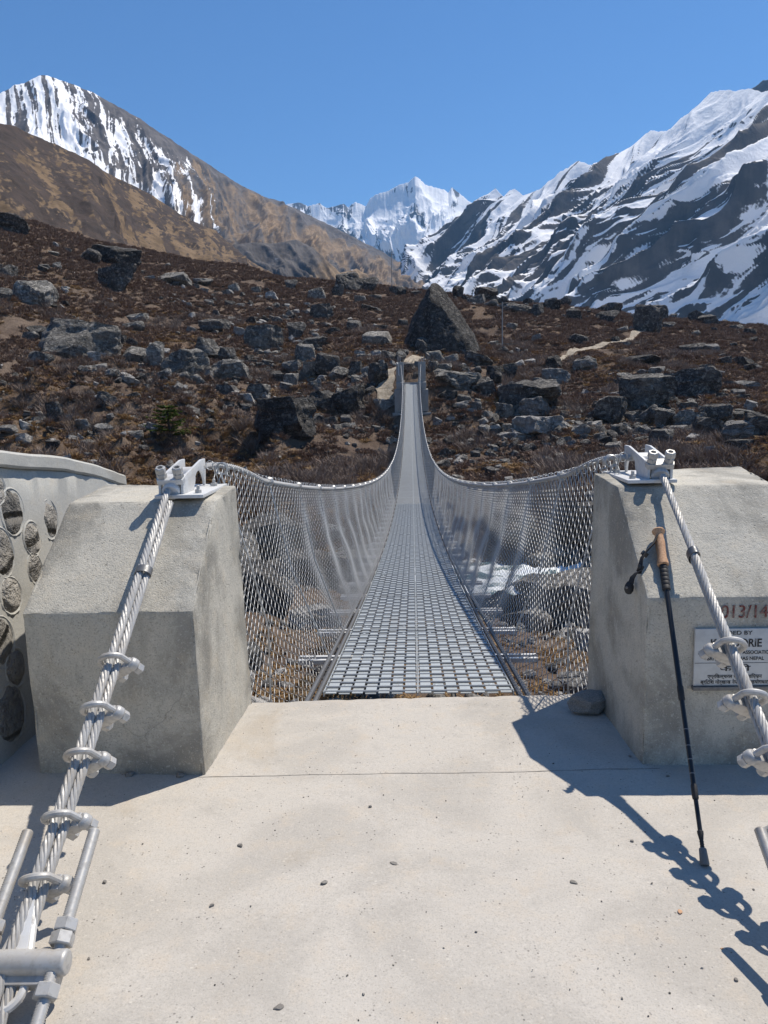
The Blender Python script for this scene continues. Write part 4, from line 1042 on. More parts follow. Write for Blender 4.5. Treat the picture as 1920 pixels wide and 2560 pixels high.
for k in (.46, .40, .35, .30):
    mb = MB(); mb.lathe([(k, .0091), (k+.0025, .0091)], (0, 0, 0), pd, 14); mb.build('printed_ring', plain('grey_print', (.25, .25, .25)), TP)
def webbing(pts, w_, t_, wdir):
    mb = MB(); pts = [Vector(p) for p in pts]; vs = []; wdir = Vector(wdir).normalized()
    for i, p in enumerate(pts):
        d = (pts[min(i+1, len(pts)-1)]-pts[max(i-1, 0)]).normalized(); a = (wdir-d*wdir.dot(d)).normalized(); b = d.cross(a)
        vs += [p+a*w_-b*t_, p+a*w_+b*t_, p-a*w_+b*t_, p-a*w_-b*t_]
    fs = []
    for i in range(len(pts)-1):
        for e in range(4): fs.append((i*4+e, i*4+(e+1) % 4, i*4+4+(e+1) % 4, i*4+4+e))
    fs += [(0, 1, 2, 3), (len(pts)*4-4, len(pts)*4-3, len(pts)*4-2, len(pts)*4-1)]
    return mb.add(vs, fs)
h0 = pd*1.315
spts = [h0+Vector((-.012, -.01, .004)), h0+Vector((-.040, -.045, -.028)), h0+Vector((-.075, -.075, -.048)), h0+Vector((-.100, -.100, -.068)), h0+Vector((-.112, -.118, -.105)), h0+Vector((-.118, -.128, -.135))]
st_ = webbing(spts, .0125, .0018, (.45, -.3, .8)).build('strap', M_STRAP, TP)
webbing([h0+Vector((-.008, .0, -.02)), h0+Vector((-.05, -.03, -.05)), h0+Vector((-.085, -.07, -.072)), h0+Vector((-.105, -.112, -.085))], .011, .0018, (.5, -.2, .8)).build('strap', M_STRAP, TP)
mb = MB(); mb.box(h0+Vector((-.085, -.086, -.060)), (.026, .022, .020), Matrix.Rotation(.7, 3, 'Y')); mb.build('strap_buckle', M_BLACK, st_, bevel=.003)
mb = MB(); mb.box(h0+Vector((-.112, -.120, -.115)), (.022, .012, .032), Matrix.Rotation(.4, 3, 'Y')); mb.build('strap_buckle', M_BLACK, st_, bevel=.003)
webbing([h0+Vector((-.114, -.124, -.125)), h0+Vector((-.132, -.132, -.130)), h0+Vector((-.148, -.135, -.150)), h0+Vector((-.154, -.138, -.172))], .0135, .0016, (.5, -.5, .5)).build('strap_tail', M_STRAP, TP)
pc = Vector((.905, 3.235, .735))
PN = thing('rubber_tip_cap', 'oval black rubber cap dangling on a thin cord from the pole strap', 'rubber cap', pc)
mb = MB(); mb.lathe([(-.030, .004), (-.027, .012), (-.012, .0195), (.006, .019), (.022, .012), (.028, .005)], (0, 0, 0), (.15, .1, 1), 18); mb.build('cap', M_RUBBER, PN)
mb = MB(); mb.lathe([(-.004, .0045), (.003, .006), (.004, .003)], (-.0135, -.013, .002), (-.7, -.7, .1), 10); mb.build('eyelet', M_DARKMETAL, PN)
ca = tip+h0+Vector((-.114, -.12, -.11))-pc; mb = MB(); mb.tube([Vector((0, 0, .027)), ca*.5+Vector((.0, 0, .004)), ca], .0012, 5); mb.build('cord', M_ROPEWHITE, PN)

# ---------------------------------------------------------------- boulders on the far bank
# surveyed on four sketch sheets: (x, foot y, width, height, tone[, short name])
SHEETS = {'A': (.3134, 0, 560), 'B': (.3376, 480, 640), 'C': (.2893, 1000, 660), 'D': (.3134, 1400, 720), 'E': (.3376, 0, 880)}
SURVEY = {
'A': [(650, 1075, 600, 325, 'g', 'broad lichen-topped boulder'), (310, 920, 150, 110, 'g'), (235, 930, 130, 70, 'g'), (285, 640, 320, 215, 'g', 'dark rounded hillside boulder'), (935, 530, 280, 220, 'd', 'black angular boulder'),
      (715, 305, 170, 110, 'd'), (900, 325, 420, 170, 'd', 'long dark outcrop with a mossy top'), (1395, 500, 280, 135, 'g', 'slanting slab'), (1240, 1145, 130, 205, 'g', 'upright square-cut boulder'), (1480, 1220, 370, 215, 'g', 'coarse sloping boulder'),
      (1085, 1110, 195, 135, 'g'), (330, 1100, 185, 90, 'g'), (70, 425, 140, 95, 'd'), (40, 615, 115, 110, 'g'), (515, 555, 60, 58, 'p'), (510, 655, 85, 42, 'd'), (1090, 785, 180, 75, 'g'), (1070, 850, 160, 85, 'g'),
      (1525, 865, 80, 52, 'p'), (1620, 1040, 95, 125, 'd'), (1310, 1245, 125, 95, 'g'), (1450, 1240, 115, 62, 'g'), (1560, 1285, 145, 85, 'g'), (770, 1105, 155, 90, 'p'), (800, 1165, 145, 62, 'p'), (960, 975, 92, 92, 'd'), (1052, 975, 84, 68, 'd'), (45, 65, 330, 150, 'd', 'dark knobbly crag'),
      (445, 190, 40, 50, 'p'), (530, 225, 80, 40, 'p'), (430, 250, 80, 36, 'g'), (440, 355, 90, 50, 'p'), (1190, 440, 90, 30, 'p'), (875, 618, 60, 25, 'p'), (1330, 340, 60, 30, 'g'), (1600, 480, 110, 50, 'p'), (1630, 550, 70, 40, 'p'), (1530, 755, 60, 50, 'p')],
'E': [(790, 430, 165, 135, 'd', 'earthy boulder under the bank'), (190, 595, 100, 85, 'p'), (220, 505, 82, 68, 'g'), (410, 525, 115, 155, 'd', 'leaning dark slab'), (775, 605, 125, 75, 'g'), (990, 640, 145, 58, 'g'), (670, 855, 92, 55, 'p'), (870, 770, 52, 32, 'p'), (60, 600, 120, 60, 'g'), (1130, 600, 80, 85, 'p'), (985, 500, 70, 34, 'p'), (500, 810, 60, 50, 'p'), (290, 480, 50, 40, 'p'), (20, 390, 50, 45, 'p')],
'B': [(700, 1335, 425, 285, 'd', 'flat-topped block boulder'), (980, 1155, 215, 160, 'd', 'square boulder next to the tall split one'), (1160, 1190, 245, 245, 'd', 'tall split boulder'), (130, 760, 185, 150, 'g', 'knobbly boulder'), (265, 775, 115, 105, 'd'), (175, 575, 225, 110, 'd', 'low wedge-shaped boulder'), (535, 695, 270, 180, 'g', 'ledged boulder with pale layers'),
      (780, 615, 130, 125, 'd'), (960, 463, 168, 108, 'd', 'dark loaf-shaped boulder'), (1205, 555, 105, 85, 'g'), (1375, 665, 215, 115, 'g'), (890, 695, 220, 95, 'g'), (1000, 885, 185, 165, 'd'), (850, 785, 155, 135, 'g'), (910, 905, 160, 130, 'g'), (740, 865, 135, 95, 'g'), (1090, 925, 145, 105, 'g'), (840, 925, 115, 85, 'g'),
      (1215, 895, 95, 120, 'd'), (1380, 975, 145, 180, 'd', 'dark boulder by the stony footpath'), (1285, 905, 62, 85, 'g'), (905, 1015, 105, 105, 'g'), (735, 965, 105, 95, 'g'), (280, 910, 270, 140, 'g', 'smooth sloping boulder'), (495, 1070, 165, 120, 'g'), (250, 1045, 225, 95, 'd'), (400, 1105, 135, 85, 'p'), (740, 250, 88, 78, 'd'),
      (1160, 262, 200, 150, 'd', 'dark outcrop on the skyline'), (1315, 262, 135, 105, 'd'), (1520, 288, 115, 64, 'd'), (920, 322, 145, 82, 'g'), (1080, 293, 85, 85, 'd'), (265, 293, 85, 48, 'p'), (475, 268, 74, 42, 'g'), (310, 270, 84, 62, 'g'), (280, 378, 74, 48, 'd'), (120, 358, 74, 38, 'p'), (80, 218, 145, 62, 'g'), (350, 595, 84, 80, 'p'), (540, 493, 74, 44, 'd'),
      (180, 448, 54, 48, 'd'), (1245, 345, 84, 52, 'g'), (1340, 322, 105, 38, 'g'), (1145, 1238, 84, 64, 'g'), (935, 1255, 95, 85, 'd'), (1030, 1265, 115, 74, 'g'), (1110, 1300, 125, 64, 'g'), (1430, 1150, 155, 95, 'p', 'pale triangular slab'), (1455, 775, 95, 80, 'g'), (1540, 795, 85, 95, 'g'), (1560, 515, 74, 48, 'd'), (700, 375, 50, 25, 'p'), (770, 430, 50, 40, 'p'), (630, 490, 80, 40, 'g'), (980, 520, 120, 30, 'p'), (1040, 580, 110, 50, 'd'), (900, 570, 90, 28, 'p'), (1400, 550, 90, 40, 'd'), (1300, 400, 90, 40, 'g'), (1380, 420, 80, 40, 'g'), (600, 330, 90, 36, 'p'), (500, 310, 50, 22, 'p'), (690, 1000, 110, 70, 'p'), (1200, 925, 90, 40, 'g')],
'C': [(740, 312, 195, 118, 'd', 'peaked boulder on the skyline'), (660, 352, 145, 84, 'g'), (780, 378, 135, 74, 'g'), (1010, 432, 285, 95, 'd', 'long low skyline boulder'), (1185, 443, 115, 105, 'd'), (1300, 403, 165, 94, 'd'), (1510, 483, 145, 105, 'd'), (1420, 353, 115, 74, 'd'), (1110, 333, 95, 54, 'd'), (890, 348, 84, 64, 'd'), (1540, 698, 155, 90, 'd', 'dark hump beside the dirt path'), (965, 563, 88, 54, 'g'), (1185, 673, 84, 74, 'p'),
      (1325, 908, 145, 115, 'd'), (1590, 908, 185, 115, 'd'), (1345, 1045, 230, 155, 'p', 'pale speckled boulder'), (690, 880, 265, 120, 'd', 'dark paired boulder'), (820, 985, 145, 115, 'd'), (960, 995, 115, 135, 'd'), (450, 1085, 400, 180, 'g', 'broad ledged slab'), (640, 1055, 125, 115, 'g'), (755, 1145, 175, 165, 'd'), (820, 1045, 115, 115, 'd'),
      (1115, 1300, 510, 305, 'd', 'great dark dome boulder'), (1145, 1345, 275, 190, 'p', 'pale pointed boulder'), (1210, 1510, 440, 195, 'p', 'long whaleback boulder'), (790, 1475, 205, 84, 'p'), (1035, 1535, 195, 74, 'p'), (905, 1345, 145, 135, 'g'), (940, 1455, 115, 74, 'g'), (850, 1435, 105, 64, 'd'), (720, 1395, 84, 64, 'p'), (560, 1205, 135, 84, 'g'), (530, 1245, 155, 62, 'p'), (650, 1275, 105, 84, 'g'), (325, 1405, 74, 84, 'p'),
      (1180, 1055, 95, 74, 'g'), (1555, 1485, 135, 95, 'p', 'tilted white slab'), (300, 845, 165, 100, 'g'), (435, 855, 125, 84, 'p'), (380, 935, 135, 74, 'g'), (80, 933, 125, 84, 'd'), (285, 935, 84, 95, 'd'), (530, 943, 115, 74, 'd'), (655, 940, 95, 54, 'g'), (1025, 893, 105, 64, 'p'), (1115, 863, 105, 44, 'p'), (150, 278, 105, 54, 'd'), (15, 278, 74, 64, 'd'), (560, 320, 90, 50, 'd'), (500, 290, 90, 100, 'd'), (800, 715, 100, 50, 'g'), (920, 715, 160, 40, 'p'), (740, 1330, 110, 60, 'p'), (610, 1300, 100, 60, 'p'), (1000, 1330, 120, 60, 'g'), (960, 1080, 80, 60, 'p'), (200, 780, 130, 150, 'd', 'dark stump-like rock'), (245, 830, 60, 60, 'p')],
'D': [(700, 355, 250, 230, 'd', 'big black boulder above the dirt path'), (770, 255, 175, 125, 'd'), (1090, 248, 125, 85, 'd'), (1190, 293, 160, 85, 'd'), (395, 273, 145, 94, 'd'), (385, 203, 205, 84, 'd'), (140, 450, 145, 78, 'd'), (1055, 518, 185, 74, 'd'), (1190, 503, 145, 64, 'p'), (200, 665, 175, 115, 'g', 'two-toned boulder'), (640, 620, 290, 84, 'd', 'low dark ledge'),
      (700, 965, 410, 280, 'g', 'massive pale-ridged boulder'), (1055, 870, 420, 220, 'd', 'huge flat-topped black boulder'), (400, 1105, 265, 240, 'd', 'dark wedge boulder'), (590, 1085, 145, 105, 'g'), (710, 1095, 155, 155, 'g'), (840, 1125, 145, 165, 'g'), (1030, 1135, 235, 155, 'g', 'hump-backed boulder'), (1190, 1205, 265, 165, 'g', 'rough oval boulder'), (1240, 1105, 235, 175, 'd', 'dark squat boulder'), (1440, 1225, 290, 165, 'p', 'large pale boulder'), (1600, 1185, 230, 185, 'd', 'dark boulder at the right edge'),
      (805, 1270, 175, 140, 'g'), (460, 1195, 155, 105, 'd'), (650, 1175, 115, 74, 'g'), (165, 1180, 135, 84, 'p'), (940, 1145, 145, 44, 'p'), (1500, 805, 195, 64, 'p', 'white flat slab'), (1170, 665, 115, 54, 'g'), (1430, 613, 185, 64, 'd'), (1320, 613, 94, 64, 'd'), (1540, 663, 125, 64, 'd'), (1430, 1305, 195, 94, 'd'), (1190, 1315, 105, 54, 'p'), (970, 1313, 94, 44, 'p'), (40, 1245, 94, 64, 'p'), (515, 735, 120, 60, 'g'), (440, 865, 120, 40, 'p'), (560, 900, 100, 60, 'g'), (770, 700, 120, 70, 'g'), (660, 690, 90, 40, 'p'), (870, 320, 90, 50, 'd'), (500, 350, 90, 50, 'p'), (330, 1215, 110, 60, 'p'), (430, 1290, 130, 60, 'g'), (1260, 690, 90, 40, 'p'), (1300, 560, 60, 40, 'd'), (830, 930, 70, 50, 'g'), (640, 1000, 90, 60, 'd'), (1020, 970, 160, 60, 'g'), (1470, 1030, 140, 60, 'g'), (1440, 900, 130, 50, 'd'), (1350, 780, 70, 40, 'd'), (520, 470, 90, 40, 'd'), (440, 430, 70, 45, 'd'), (1400, 330, 120, 40, 'd'), (1510, 370, 90, 50, 'd')],
}
TONE = {'g': (M_ROCK, 'grey'), 'd': (M_ROCKDARK, 'dark'), 'p': (M_ROCKPALE, 'pale')}
PROTO = {k: [lump(500+i+100*j, (9, 8, 12, 10)[i % 4], 4 if i < 7 else 3, (.08, .06, .11)[i % 3], .44, .80) for i in range(9)] for j, k in enumerate('gdp')}
for k, ms in PROTO.items():
    for me in ms: me.materials.append(TONE[k][0])
used_boxes = []                                                      # footprints to keep plants off
boulders = []                                                        # (object, pu, pv, w, h, tone, name)
def size_word(wm): return 'huge' if wm > 9 else 'big' if wm > 4.5 else 'medium-sized' if wm > 2.2 else 'small' if wm > 1.1 else 'little'
rb = np.random.default_rng(5)
def put_boulder(pu, pv, wpx, hpx, tone, name=None, me=None, sink=.16):
    """pu, pv: photo-pixel bearing of the foot; sized at the distance where that bearing meets the slope"""
    P, D = hit(pu/K, pv/K, 38)
    Z = float((P-CAM_O) @ _f); wm, hm = wpx/F_PX*Z, hpx/F_PX*Z
    me = me or PROTO[tone][rb.integers(0, 9 if wm < 3 else 7)]
    o = bpy.data.objects.new('boulder', me); C.objects.link(o)
    dep = wm*rb.uniform(.7, 1.0); fw = np.array([P[0], P[1]])/np.hypot(P[0], P[1])
    hh = hm*(1+sink)
    o.location = (P[0]+fw[0]*dep*.4, P[1]+fw[1]*dep*.4, P[2]+hm/2-hh*sink*.5)
    o.scale = (wm*1.12, dep, hh*1.08); o.rotation_euler = (rb.normal(0, .06), rb.normal(0, .09), -math.atan2(P[0], P[1])+rb.normal(0, .12)+math.pi*rb.integers(0, 2))
    used_boxes.append((o.location.x, o.location.y, max(wm, dep)*.5))
    boulders.append([o, pu, pv, wpx, hpx, tone, name, wm, hm/wm])
    return o
for k, rows in SURVEY.items():
    f, ox, oy = SHEETS[k]
    for r_ in rows:
        nm = r_[5] if len(r_) > 5 else None; me = None
        if nm:
            me = lump(3000+len(boulders), 11, 5, .11, .46, .84); me.materials.append(TONE[r_[4]][0])
        put_boulder(ox+r_[0]*f, oy+r_[1]*f, r_[2]*f, r_[3]*f, r_[4], nm, me)
# the pyramid boulder behind the bridge
P, D = hit(955, 758, 60); Zc = float((P-CAM_O) @ _f); wm, hm = 184*K/F_PX*Zc, 152*K/F_PX*Zc
bm = bmesh.new(); bmesh.ops.create_icosphere(bm, subdivisions=6, radius=1.0); co = np.array([v.co for v in bm.verts])
tz = np.clip((co[:, 2]+1)/2, 0, 1); hxy = np.hypot(co[:, 0], co[:, 1])+1e-6; ux, uy = co[:, 0]/hxy, co[:, 1]/hxy
fill = np.clip(hxy/np.sqrt(np.maximum(1e-6, 1-(2*tz-1)**2+1e-6)), 0, 1)
tz = np.clip(tz*1.12-.08, 0, 1)
lft = np.interp(tz, [0, .10, .35, .62, .80, .93, 1], [.50, .49, .44, .355, .285, .17, .02]); rgt = np.interp(tz, [0, .15, .35, .6, .82, .94, 1], [.53, .49, .42, .29, .16, .085, .02])
rad = np.where(ux < 0, lft, rgt); dpt = np.interp(tz, [0, .5, .9, 1], [.46, .34, .14, .02])
co = np.stack([ux*rad*fill, uy*dpt*fill, tz*.88], -1)
for n, d in [((.52, -.62, .58), .452), ((-.50, -.84, .22), .37), ((-.85, -.25, .45), .47), ((.80, -.10, .58), .50), ((.1, -.95, .28), .36), ((.2, .8, .5), .45)]:
    n = np.array(n); n = n/np.linalg.norm(n); k = np.maximum(0, co @ n-d); co = co-.85*k[:, None]*n
cc = co-np.array([0, 0, .3]); nn = cc/np.linalg.norm(cc, axis=1)[:, None]
co = co+nn*(.020*fbm(co[:, 0]*5, co[:, 1]*5, co[:, 2]*3, 6, 400, .6)-.022*np.abs(noise3(co[:, 0]*4+co[:, 2]*2, co[:, 1]*7, co[:, 2]*2.4, 401)))[:, None]
lo_, hi_ = co.min(0), co.max(0); co = (co-(lo_+hi_)/2)/(hi_-lo_)
for v, p in zip(bm.verts, co): v.co = p
me = bpy.data.meshes.new('rock'); bm.to_mesh(me); bm.free(); me.polygons.foreach_set('use_smooth', np.full(len(me.polygons), True)); me.set_sharp_from_angle(angle=R(38)); me.materials.append(M_ROCKDARK)
o = bpy.data.objects.new('boulder', me); C.objects.link(o); o.scale = (wm, wm*.9, hm*1.12); o.location = (P[0], P[1]+wm*.36, P[2]+hm/2-hm*.06)
used_boxes.append((o.location.x, o.location.y, wm*.5)); tag(o, 'towering dark pyramid-shaped boulder standing behind the far end of the bridge', 'boulder', 'boulders on the far bank')
PYR = (960*K, 750*K)
# further loose rocks, thickest in the stony runs
runs = [(1330, 1095, 420, 150), (1660, 1010, 230, 110), (560, 1020, 160, 150), (330, 960, 220, 110), (850, 930, 170, 120), (1200, 1010, 150, 120), (640, 790, 260, 90), (1480, 760, 330, 70), (1500, 1060, 120, 50), (1750, 1080, 220, 70), (120, 1050, 200, 90), (1290, 1110, 230, 60)]
while len(boulders) < 296:
    a = runs[rb.integers(0, len(runs))]
    u_, v_ = a[0]+rb.normal()*a[2]*.5, a[1]+rb.normal()*a[3]*.5
    if not (0 < u_ < 1920 and 720 < v_ < 1190): continue
    ww = np.clip(rb.lognormal(3.0, .42), 11, 62)
    put_boulder(u_, v_, ww, ww*rb.uniform(.45, .85), 'gdpgp'[rb.integers(0, 5)])
# boulders in the gorge, seen through the netting
for (x, y, wm, dm, hm, tone) in [(6.5, 33.2, 4.6, 3.5, 2.6, 'g'), (10.5, 33.0, 4.0, 3.2, 2.2, 'd'), (14, 39.5, 5.5, 4, 3.2, 'g'), (9, 40.5, 4.4, 3.4, 2.6, 'd'), (5.4, 41, 3.6, 3, 2.4, 'g'), (11.5, 30.2, 3.2, 2.6, 1.6, 'p'), (7.6, 29.4, 2.8, 2.2, 1.4, 'p'), (14.2, 31.4, 3.8, 3, 2.0, 'p'), (4.6, 31, 2.3, 2, 1.3, 'g'), (8.4, 25.5, 1.8, 1.5, .9, 'p'), (5.8, 24, 1.5, 1.2, .8, 'p'),
                              (-5.2, 24.5, 4.4, 1.5, 1.6, 'd'), (-8.2, 28, 3.2, 2.2, 1.5, 'g'), (-4.2, 17, 1.7, 1.3, .9, 'g'), (-3.4, 13.2, 1.1, .9, .6, 'p'), (-5.6, 19, 1.6, 1.2, .8, 'p'), (-3.0, 22, 1.5, 1.2, .8, 'p'), (-10, 33, 4, 3, 2.2, 'g'), (-5.5, 34, 3, 2.4, 1.6, 'd'), (-2.6, 10.6, .9, .7, .5, 'p'), (3.6, 16, 1.2, 1, .7, 'p'), (-2.6, 32.6, 3.4, 2.6, 2.6, 'g'), (-4.6, 31.5, 3.0, 2.4, 2.2, 'd'), (-1.0, 31.2, 2.2, 2.0, 1.7, 'g'), (-7.6, 31.6, 3.4, 2.6, 2.4, 'g'), (-7.2, 38.5, 4.6, 3.4, 2.4, 'd'), (-12.5, 39, 4, 3, 2.2, 'g')]:
    o = bpy.data.objects.new('boulder', PROTO[tone][rb.integers(0, 7)]); C.objects.link(o)
    z = float(ground_z(x, y)); o.location = (x, y, z+hm*.32); o.scale = (wm, dm, hm); o.rotation_euler = (0, rb.normal(0, .1), rb.uniform(0, 6))
    used_boxes.append((x, y, max(wm, dm)*.5))
    side = 'left' if x < 0 else 'right'
    tag(o, '%s %s boulder in the gorge, seen through the %s netting%s' % (size_word(wm), TONE[tone][1], side, ' by the white water' if 28 < y < 42 and x > 0 else ' on the bare near bank' if y < 21 else ''), 'boulder', 'boulders in the gorge')
# labels: by look first, then by the nearest named neighbour
named = [b for b in boulders if b[6]]
for b in boulders:
    o, u_, v_, wpx, hpx, tone, nm, wm, asp = b
    if nm:
        near = min([n for n in named if n is not b], key=lambda n: math.hypot(n[1]-u_, (n[2]-v_)*1.4))
        lab = nm
        if len(nm.split()) < 7:
            lab = nm+' '+(('right of' if u_ > near[1] else 'left of') if abs(u_-near[1]) > abs(v_-near[2])*1.2 else ('below' if v_ > near[2] else 'above'))+' the '+near[6]
        lab = ' '.join(lab.split()[:16])
    else:
        near = min(named, key=lambda n: math.hypot(max(0, abs(n[1]-u_)-n[3]*.5), max(0, abs(n[2]-n[4]*.5-v_)-n[4]*.5)))
        du, dv = u_-near[1], v_-(near[2]-near[4]*.5)
        close = 'just ' if math.hypot(du, dv) < near[3]*.8 else ''
        rel = ('right of' if du > 0 else 'left of') if abs(du) > abs(dv)*1.2 else ('below' if dv > 0 else 'above')
        shp = 'flattish' if asp < .5 else 'tall' if asp > .95 else 'rounded' if asp > .75 else 'blocky'
        lab = '%s %s %s rock %s%s the %s' % (size_word(wm), shp, TONE[tone][1], close, rel, near[6])
        lab = ' '.join(lab.split()[:16])
    tag(o, lab, 'boulder', 'boulders on the far bank')
# look-alikes beside the same landmark are told apart by their order from left to right
same = {}
for o in [q for q in C.objects if q.name.split('.')[0] == 'boulder' and q.parent is None]: same.setdefault(o['label'], []).append(o)
ORD = {2: ['left one of two', 'right one of two'], 3: ['leftmost of three', 'middle one of three', 'rightmost of three'], 4: ['leftmost of four', 'second from left of four', 'third from left of four', 'rightmost of four'],
       5: ['leftmost of five', 'second from left of five', 'middle one of five', 'fourth from left of five', 'rightmost of five']}
for lab, os_ in same.items():
    if len(os_) in ORD:
        os_.sort(key=lambda q: q.location.x/q.location.y)
        for o, w_ in zip(os_, ORD[len(os_)]):
            first = lab.replace('boulder ', 'boulders ', 1) if 'boulder in' in lab else lab.replace(' rock ', ' rocks ', 1)
            o['label'] = ' '.join((w_+' '+first.replace(', seen through', ' behind')).split()[:16])
# gravel and fist-sized rubble nobody could count
def scatter(name, label, pts, scl, rotz, variants, tilt=.15, vidx=None, cat=None):
    """points placed on the slope; one modifier sets a small rock or plant on each"""
    me = bpy.data.meshes.new(name); n = len(pts); me.vertices.add(n); me.vertices.foreach_set('co', np.asarray(pts, np.float32).ravel())
    at = me.attributes.new('scl', 'FLOAT_VECTOR', 'POINT'); at.data.foreach_set('vector', np.asarray(scl, np.float32).ravel())
    rv = np.stack([rng.normal(0, tilt, n), rng.normal(0, tilt, n), rotz], -1)
    at = me.attributes.new('rot', 'FLOAT_VECTOR', 'POINT'); at.data.foreach_set('vector', rv.astype(np.float32).ravel())
    at = me.attributes.new('vidx', 'INT', 'POINT'); at.data.foreach_set('value', rng.integers(0, len(variants), n).astype(np.int32))
    o = link(name, me)
    coll = bpy.data.collections.new(name+'_kinds')
    for i, vm in enumerate(variants):
        q = bpy.data.objects.new('%s_kind_%d' % (name, i), vm); coll.objects.link(q)
    ng = bpy.data.node_groups.new(name, 'GeometryNodeTree')
    ng.interface.new_socket('Geometry', in_out='INPUT', socket_type='NodeSocketGeometry'); ng.interface.new_socket('Geometry', in_out='OUTPUT', socket_type='NodeSocketGeometry')
    gi, go = ng.nodes.new('NodeGroupInput'), ng.nodes.new('NodeGroupOutput')
    ci = ng.nodes.new('GeometryNodeCollectionInfo'); ci.inputs['Collection'].default_value = coll; ci.inputs['Separate Children'].default_value = True; ci.inputs['Reset Children'].default_value = True
    ip = ng.nodes.new('GeometryNodeInstanceOnPoints'); ip.inputs['Pick Instance'].default_value = True
    def na(nm, ty):
        a = ng.nodes.new('GeometryNodeInputNamedAttribute'); a.data_type = ty; a.inputs['Name'].default_value = nm
        return [s for s in a.outputs if s.enabled and s.name == 'Attribute'][0]
    ng.links.new(gi.outputs[0], ip.inputs['Points']); ng.links.new(ci.outputs[0], ip.inputs['Instance'])
    ng.links.new(na('vidx', 'INT'), ip.inputs['Instance Index']); ng.links.new(na('scl', 'FLOAT_VECTOR'), ip.inputs['Scale'])
    e2r = ng.nodes.new('FunctionNodeEulerToRotation'); ng.links.new(na('rot', 'FLOAT_VECTOR'), e2r.inputs[0]); ng.links.new(e2r.outputs[0], ip.inputs['Rotation'])
    ng.links.new(ip.outputs[0], go.inputs[0])
    md = o.modifiers.new('scatter', 'NODES'); md.node_group = ng
    return tag(o, label, None, None, 'stuff')
UB = np.array(used_boxes)
def clear(x, y, k=.8):
    ok = np.ones(len(x), bool)
    for bx, by, br in used_boxes: ok &= (np.hypot(x-bx, y-by) > br*k)
    return ok
def sample(n, a0, a1, r0, r1, pw=2.0):
    a = np.radians(rng.uniform(a0, a1, n)); r = (rng.uniform(r0**pw, r1**pw, n))**(1/pw)
    return r*np.sin(a), r*np.cos(a), r
def keep_off(x, y):
    return (poly_dist(x, y, PATH) > .8) & (poly_dist(x, y, FOOT) > 1.2) & ~((np.abs(x) < 1.9) & (y > 71) & (y < 75)) & ~((np.abs(x) < .9) & (y > 62) & (y < 72))
cl = []
for (cu_, cv_, su_, sv_) in runs+[(900, 1000, 110, 60), (1010, 905, 90, 30), (430, 1000, 150, 60), (700, 900, 140, 70)]:
    P, D = hit(cu_/K, cv_/K, 40); lat = su_/F_PX*D*.55; dep = sv_/F_PX*D*2.4; a_ = math.atan2(P[0], P[1]); q = rng.normal(size=(230, 2))
    cl.append(np.c_[P[0]+q[:, 0]*lat*math.cos(a_)+q[:, 1]*dep*math.sin(a_), P[1]-q[:, 0]*lat*math.sin(a_)+q[:, 1]*dep*math.cos(a_)])
cl = np.concatenate(cl); kc = (np.hypot(cl[:, 0], cl[:, 1]) > 43) & keep_off(cl[:, 0], cl[:, 1]) & clear(cl[:, 0], cl[:, 1], .45); cl = cl[kc]
x, y, r = sample(7000, -34, 30, 40, 165, 1.6)
dens = fbm(x/10, y/10, 0, 3, 600)+.55*np.exp(-((np.hypot(x-14, (y-70)*.8))/16)**2)+.35*np.exp(-(np.hypot(x+10, y-62)/12)**2)
k = (dens > .40) & keep_off(x, y) & clear(x, y, .5); x, y = np.r_[x[k], cl[:, 0]], np.r_[y[k], cl[:, 1]]; r = np.hypot(x, y)
s_ = np.clip(rng.lognormal(-.95, .6, len(x)), .12, 1.3)*(.8+.004*r)
z = ground_z(x, y)
scatter('rubble', 'loose grey rubble strewn over the far slope', np.c_[x, y, z+s_*.12], np.c_[s_, s_*.8, s_*.65], rng.uniform(0, 6.28, len(x)), [lump(700+i, 10, 3, .12, .48, .82) for i in range(5)], .3)
for i, q in enumerate(bpy.data.collections['rubble_kinds'].objects): q.data.materials.append((M_ROCK, M_ROCKDARK, M_ROCK, M_ROCKPALE, M_ROCKDARK)[i])
x, y, r = sample(2600, -42, 42, 5, 44, 1.8)
k = (np.hypot(x, y-2) > 3.2) & clear(x, y, .6); x, y = x[k], y[k]; bed = sstep(12, 4, np.abs(y-36))
s_ = np.clip(rng.lognormal(-1.9, .6, len(x)), .05, .8)*(1+1.8*bed); z = ground_z(x, y)
scatter('stones', 'pale cobbles and stones lining the gorge below the bridge', np.c_[x, y, z+s_*.15], np.c_[s_, s_*.8, s_*.6], rng.uniform(0, 6.28, len(x)), [lump(750+i, 6, 2, .08, .6, .9) for i in range(4)], .3)
for i, q in enumerate(bpy.data.collections['stones_kinds'].objects): q.data.materials.append((M_ROCKPALE, M_ROCK, M_ROCKPALE, M_ROCK)[i])

